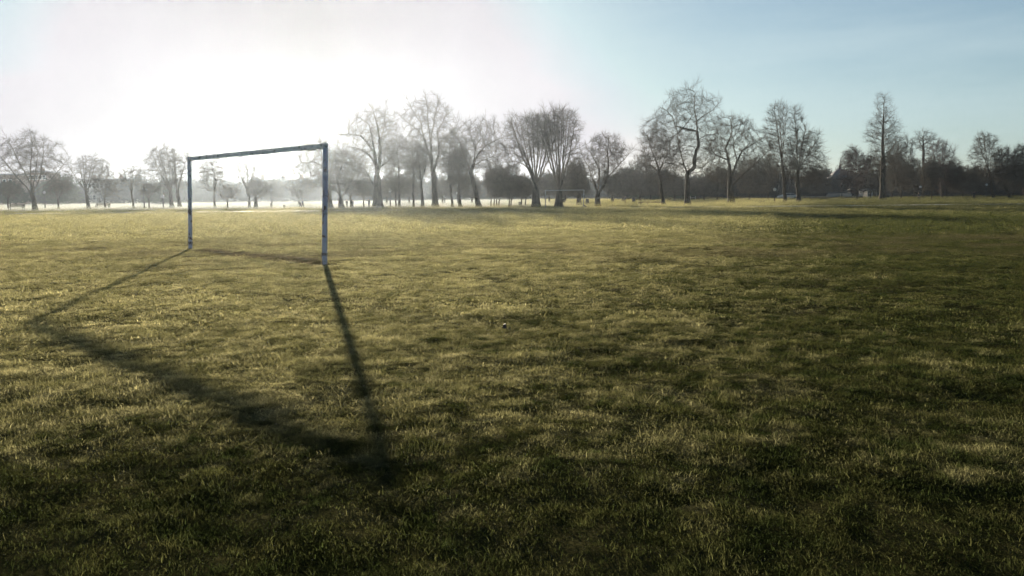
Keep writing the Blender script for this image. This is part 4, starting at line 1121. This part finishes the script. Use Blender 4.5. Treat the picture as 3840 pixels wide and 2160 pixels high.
def person(u, v, label, heading, coat, trousers, stride=0.28, H=1.74, arms=((0.15, 0.1), (-0.15, 0.1)), Y=None, group='people walking in the park'):
    """arms: (swing forward, lift sideways) for left and right"""
    b = base_at(u, Y) if Y else ground_pt(u, v)
    root = empty('person', (b[0], b[1], 0), heading); tag(root, label, 'person', group)
    k = H / 1.74
    S = lambda x, y, z: (x * k, y * k, z * k)
    # body faces -Y
    legs = {}
    for s, st in ((1, stride), (-1, -stride)):
        kn = (s * 0.10, -st * 0.55 - 0.03, 0.50); an = (s * 0.095, -st * 1.0 + 0.04, 0.09 + (0.05 if st < 0 else 0)); to = (s * 0.10, an[1] - 0.17, 0.035 + (0.0 if st < 0 else 0))
        legs[s] = ((s * 0.09, 0, 0.90), kn, an, to)
    hands = {}
    for s, (sw, lift) in ((1, arms[0]), (-1, arms[1])):
        sh = Vector((s * 0.185, 0.0, 1.42))
        d1 = Vector((s * math.sin(lift), -math.sin(sw) * math.cos(lift), -math.cos(sw) * math.cos(lift)))
        el = sh + d1 * 0.29
        d2 = (d1 + Vector((0, -0.25, 0.05))).normalized()
        wr = el + d2 * 0.25
        hands[s] = (sh, el, wr, d2)
    ch = [[('pel', S(0, 0, 0.95), .135 * k), ('waist', S(0, 0, 1.10), .125 * k), ('chest', S(0, 0.01, 1.30), .155 * k), ('neck0', S(0, 0.01, 1.47), .075 * k), ('neck', S(0, -0.005, 1.52), .055 * k),
           ('head', S(0, -0.02, 1.585), .085 * k), ('brow', S(0, -0.015, 1.645), .092 * k), ('crown', S(0, -0.01, 1.70), .07 * k)],
          [('head', None, 0), ('nose', S(0, -0.125, 1.60), .014 * k)]]
    for s in (1, -1):
        hp, kn, an, to = legs[s]
        ch.append([('pel', None, 0), (f'hip{s}', S(*hp), .095 * k), (f'kn{s}', S(*kn), .06 * k), (f'an{s}', S(*an), .042 * k), (f'to{s}', S(*to), .035 * k)])
        sh, el, wr, d2 = hands[s]
        pal = wr + d2 * 0.06
        ch.append([('chest', None, 0), (f'sh{s}', S(*sh), .065 * k), (f'el{s}', S(*el), .045 * k), (f'wr{s}', S(*wr), .03 * k), (f'pa{s}', S(*pal), .034 * k)])
        side = Vector((0, -1, 0)) - d2 * d2.dot(Vector((0, -1, 0))); side.normalize()
        cu = Vector((-s, 0, 0))
        for q, ln in enumerate((0.075, 0.085, 0.08, 0.062)):
            r0 = pal + side * (0.027 - 0.018 * q) + d2 * 0.025
            r1 = r0 + d2 * ln * 0.55 + cu * 0.008; r2 = r1 + d2 * ln * 0.4 + cu * 0.022
            ch.append([(f'pa{s}', None, 0), (f'f{s}{q}a', S(*r0), .010 * k), (f'f{s}{q}b', S(*r1), .009 * k), (f'f{s}{q}c', S(*r2), .007 * k)])
        t0 = wr + d2 * 0.035 + side * 0.035
        ch.append([(f'pa{s}', None, 0), (f't{s}a', S(*t0), .011 * k), (f't{s}b', S(*(t0 + side * 0.03 + d2 * 0.03)), .009 * k)])
    skin_obj('person_body', ch, M['skin'], root)
    tch = [[('pel', S(0, 0, 0.96), .165 * k), ('w', S(0, 0, 1.06), .16 * k)]]
    for s in (1, -1):
        hp, kn, an, _ = legs[s]
        tch.append([('pel', None, 0), (f'h{s}', S(*hp), .122 * k), (f'k{s}', S(*kn), .09 * k), (f'a{s}', S(*an), .062 * k)])
    skin_obj('trousers', tch, cloth(trousers), root)
    cch = [[('c', S(0, 0.01, 1.30), .185 * k), ('n', S(0, 0.01, 1.46), .10 * k)], [('c', None, 0), ('b', S(0, 0, 1.10), .165 * k), ('h', S(0, 0, 0.82), .185 * k)]]
    for s in (1, -1):
        sh, el, wr, _ = hands[s]
        cch.append([('c', None, 0), (f's{s}', S(*sh), .085 * k), (f'e{s}', S(*el), .063 * k), (f'w{s}', S(*wr), .05 * k)])
    skin_obj('coat', cch, cloth(coat), root)
    hb = MB()
    bmesh.ops.create_uvsphere(hb.bm, u_segments=14, v_segments=9, radius=0.5)
    for v in hb.bm.verts:
        v.co = Vector((v.co.x * 0.205, v.co.y * 0.235 + 0.018, v.co.z * 0.235 + 1.675)) * k
        if v.co.y < -0.045 * k and v.co.z < 1.70 * k: v.co.y = -0.045 * k        # hairline above the face
    hb.build('hair', M['hair'], root, smooth=True)
    for s in (1, -1):
        an, to = legs[s][2], legs[s][3]
        skin_obj('shoe', [[('a', S(an[0], an[1] + 0.03, an[2] - 0.03), .05 * k), ('b', S(to[0], to[1] + 0.06, to[2] + 0.01), .047 * k), ('c', S(*to), .04 * k)]], cloth((0.02, 0.02, 0.022)), root)
    return root
dk, nv, gr, br = (0.025, 0.025, 0.03), (0.03, 0.04, 0.07), (0.07, 0.07, 0.07), (0.07, 0.045, 0.03)
person(1126, 781, 'shorter of two strolling people seen through the goal, dark coat', R(80), dk, nv, 0.2, 1.05, group=None)
person(1135, 781, 'taller of two strolling people seen through the goal, dark coat', R(80), nv, dk, 0.24, 1.2, group=None)
person(1301, 780, 'person in grey standing between the low arching tree and the thin forked one', R(20), gr, dk, 0.08, 1.1, group=None)
person(1324, 780, 'person in dark clothes close against the thin forked trunk', R(-40), dk, dk, 0.15, 1.05, group=None)
person(1384, 780, 'person with one arm stretched out, just left of the massive trunk', R(180), dk, nv, 0.1, 1.2, arms=((0.1, 1.35), (0.1, 0.15)), group=None)
person(2344, 766, 'lone walker far off between the open bowl plane and the low slab', R(100), nv, dk, 0.22, 1.2, Y=122, group=None)
person(3444, 751, 'walker in dark coat right of the spire shaped tree, legs apart', R(-75), dk, dk, 0.42, 1.3, group=None)
person(3652, 750, 'dark clad walker standing tall in front of the wood at the right', R(170), dk, dk, 0.16, 1.45, group=None)

def dog(u, v, label, heading, k):
    b = ground_pt(u, v)
    root = empty('dog', (b[0], b[1], 0), heading); tag(root, label, 'dog')
    S = lambda x, y, z: (x * k, y * k, z * k)
    ch = [[('hip', S(0, 0.28, 0.50), .10 * k), ('belly', S(0, 0.02, 0.49), .10 * k), ('chest', S(0, -0.25, 0.48), .125 * k), ('neck', S(0, -0.42, 0.56), .07 * k), ('head', S(0, -0.55, 0.60), .07 * k), ('muz', S(0, -0.68, 0.56), .04 * k), ('nose', S(0, -0.75, 0.55), .028 * k)],
          [('hip', None, 0), ('tail0', S(0, 0.40, 0.52), .03 * k), ('tail1', S(0, 0.58, 0.62), .022 * k), ('tail2', S(0, 0.70, 0.74), .014 * k)]]
    for s in (1, -1):
        ch.append([('hip', None, 0), (f'th{s}', S(s * 0.085, 0.30, 0.44), .07 * k), (f'st{s}', S(s * 0.09, 0.20, 0.32), .045 * k), (f'hk{s}', S(s * 0.09, 0.37, 0.19), .026 * k), (f'hp{s}', S(s * 0.09, 0.33, 0.03), .026 * k), (f'hq{s}', S(s * 0.09, 0.27, 0.02), .026 * k)])
        ch.append([('chest', None, 0), (f'sh{s}', S(s * 0.09, -0.28, 0.38), .055 * k), (f'el{s}', S(s * 0.09, -0.22, 0.27), .038 * k), (f'wr{s}', S(s * 0.09, -0.25, 0.13), .025 * k), (f'fp{s}', S(s * 0.09, -0.26, 0.03), .026 * k), (f'fq{s}', S(s * 0.09, -0.31, 0.02), .025 * k)])
        ch.append([('head', None, 0), (f'ea{s}', S(s * 0.055, -0.53, 0.68), .025 * k), (f'eb{s}', S(s * 0.085, -0.54, 0.65), .016 * k)])
    skin_obj('dog_body', ch, mat_noise('dog_fur', (0.02, 0.018, 0.016), (0.05, 0.04, 0.03), 12, 0.85), root)
dog(2857, 763.5, 'small dark dog on the grass left of the lamp post by the tall narrow tree', R(75), 0.62)
def bird(u, v, label, heading):
    b = ground_pt(u, v)
    root = empty('bird', (b[0], b[1], 0), heading); tag(root, label, 'bird')
    skin_obj('bird_body', [[('b', (0, 0, 0.17), .075), ('c', (0, -0.10, 0.22), .06), ('h', (0, -0.17, 0.31), .038), ('k', (0, -0.23, 0.31), .010)], [('b', None, 0), ('t', (0, 0.14, 0.14), .035), ('u', (0, 0.27, 0.12), .015)],
                           [('b', None, 0), ('l', (0.03, 0.0, 0.09), .012), ('m', (0.03, -0.01, 0.0), .010)], [('b', None, 0), ('n', (-0.03, 0.02, 0.09), .012), ('o', (-0.03, 0.02, 0.0), .010)]],
             mat_noise('feather', (0.02, 0.02, 0.024), (0.05, 0.05, 0.06), 20, 0.6), root)
bird(1087, 787, 'dark bird on the pitch seen through the goal, right of the squat bin', R(40))
bird(2194, 778.5, 'dark bird by the foot of the small pale goal', R(-70))

# ------------------------------------------------------------------ morning haze
HAZE_D, HAZE_G = 0.00018, 0.79
def haze():
    me = bpy.data.meshes.new('haze')
    bm = bmesh.new(); bmesh.ops.create_cube(bm, size=1.0)
    for v in bm.verts: v.co = Vector((v.co.x * 3100, v.co.y * 3100, -1.0 if v.co.z < 0 else 24.0))
    bm.to_mesh(me); bm.free()
    m = bpy.data.materials.new('haze'); m.use_nodes = True
    n, l = m.node_tree.nodes, m.node_tree.links
    n.remove(n['Principled BSDF'])
    v = n.new('ShaderNodeVolumePrincipled')
    v.inputs['Color'].default_value = (0.72, 0.85, 1.0, 1)
    v.inputs['Density'].default_value = HAZE_D
    v.inputs['Anisotropy'].default_value = HAZE_G
    l.new(v.outputs[0], n['Material Output'].inputs['Volume'])
    o = link_mesh('haze', me, m)
    o.display_type = 'WIRE'
    tag(o, kind='stuff')
haze()
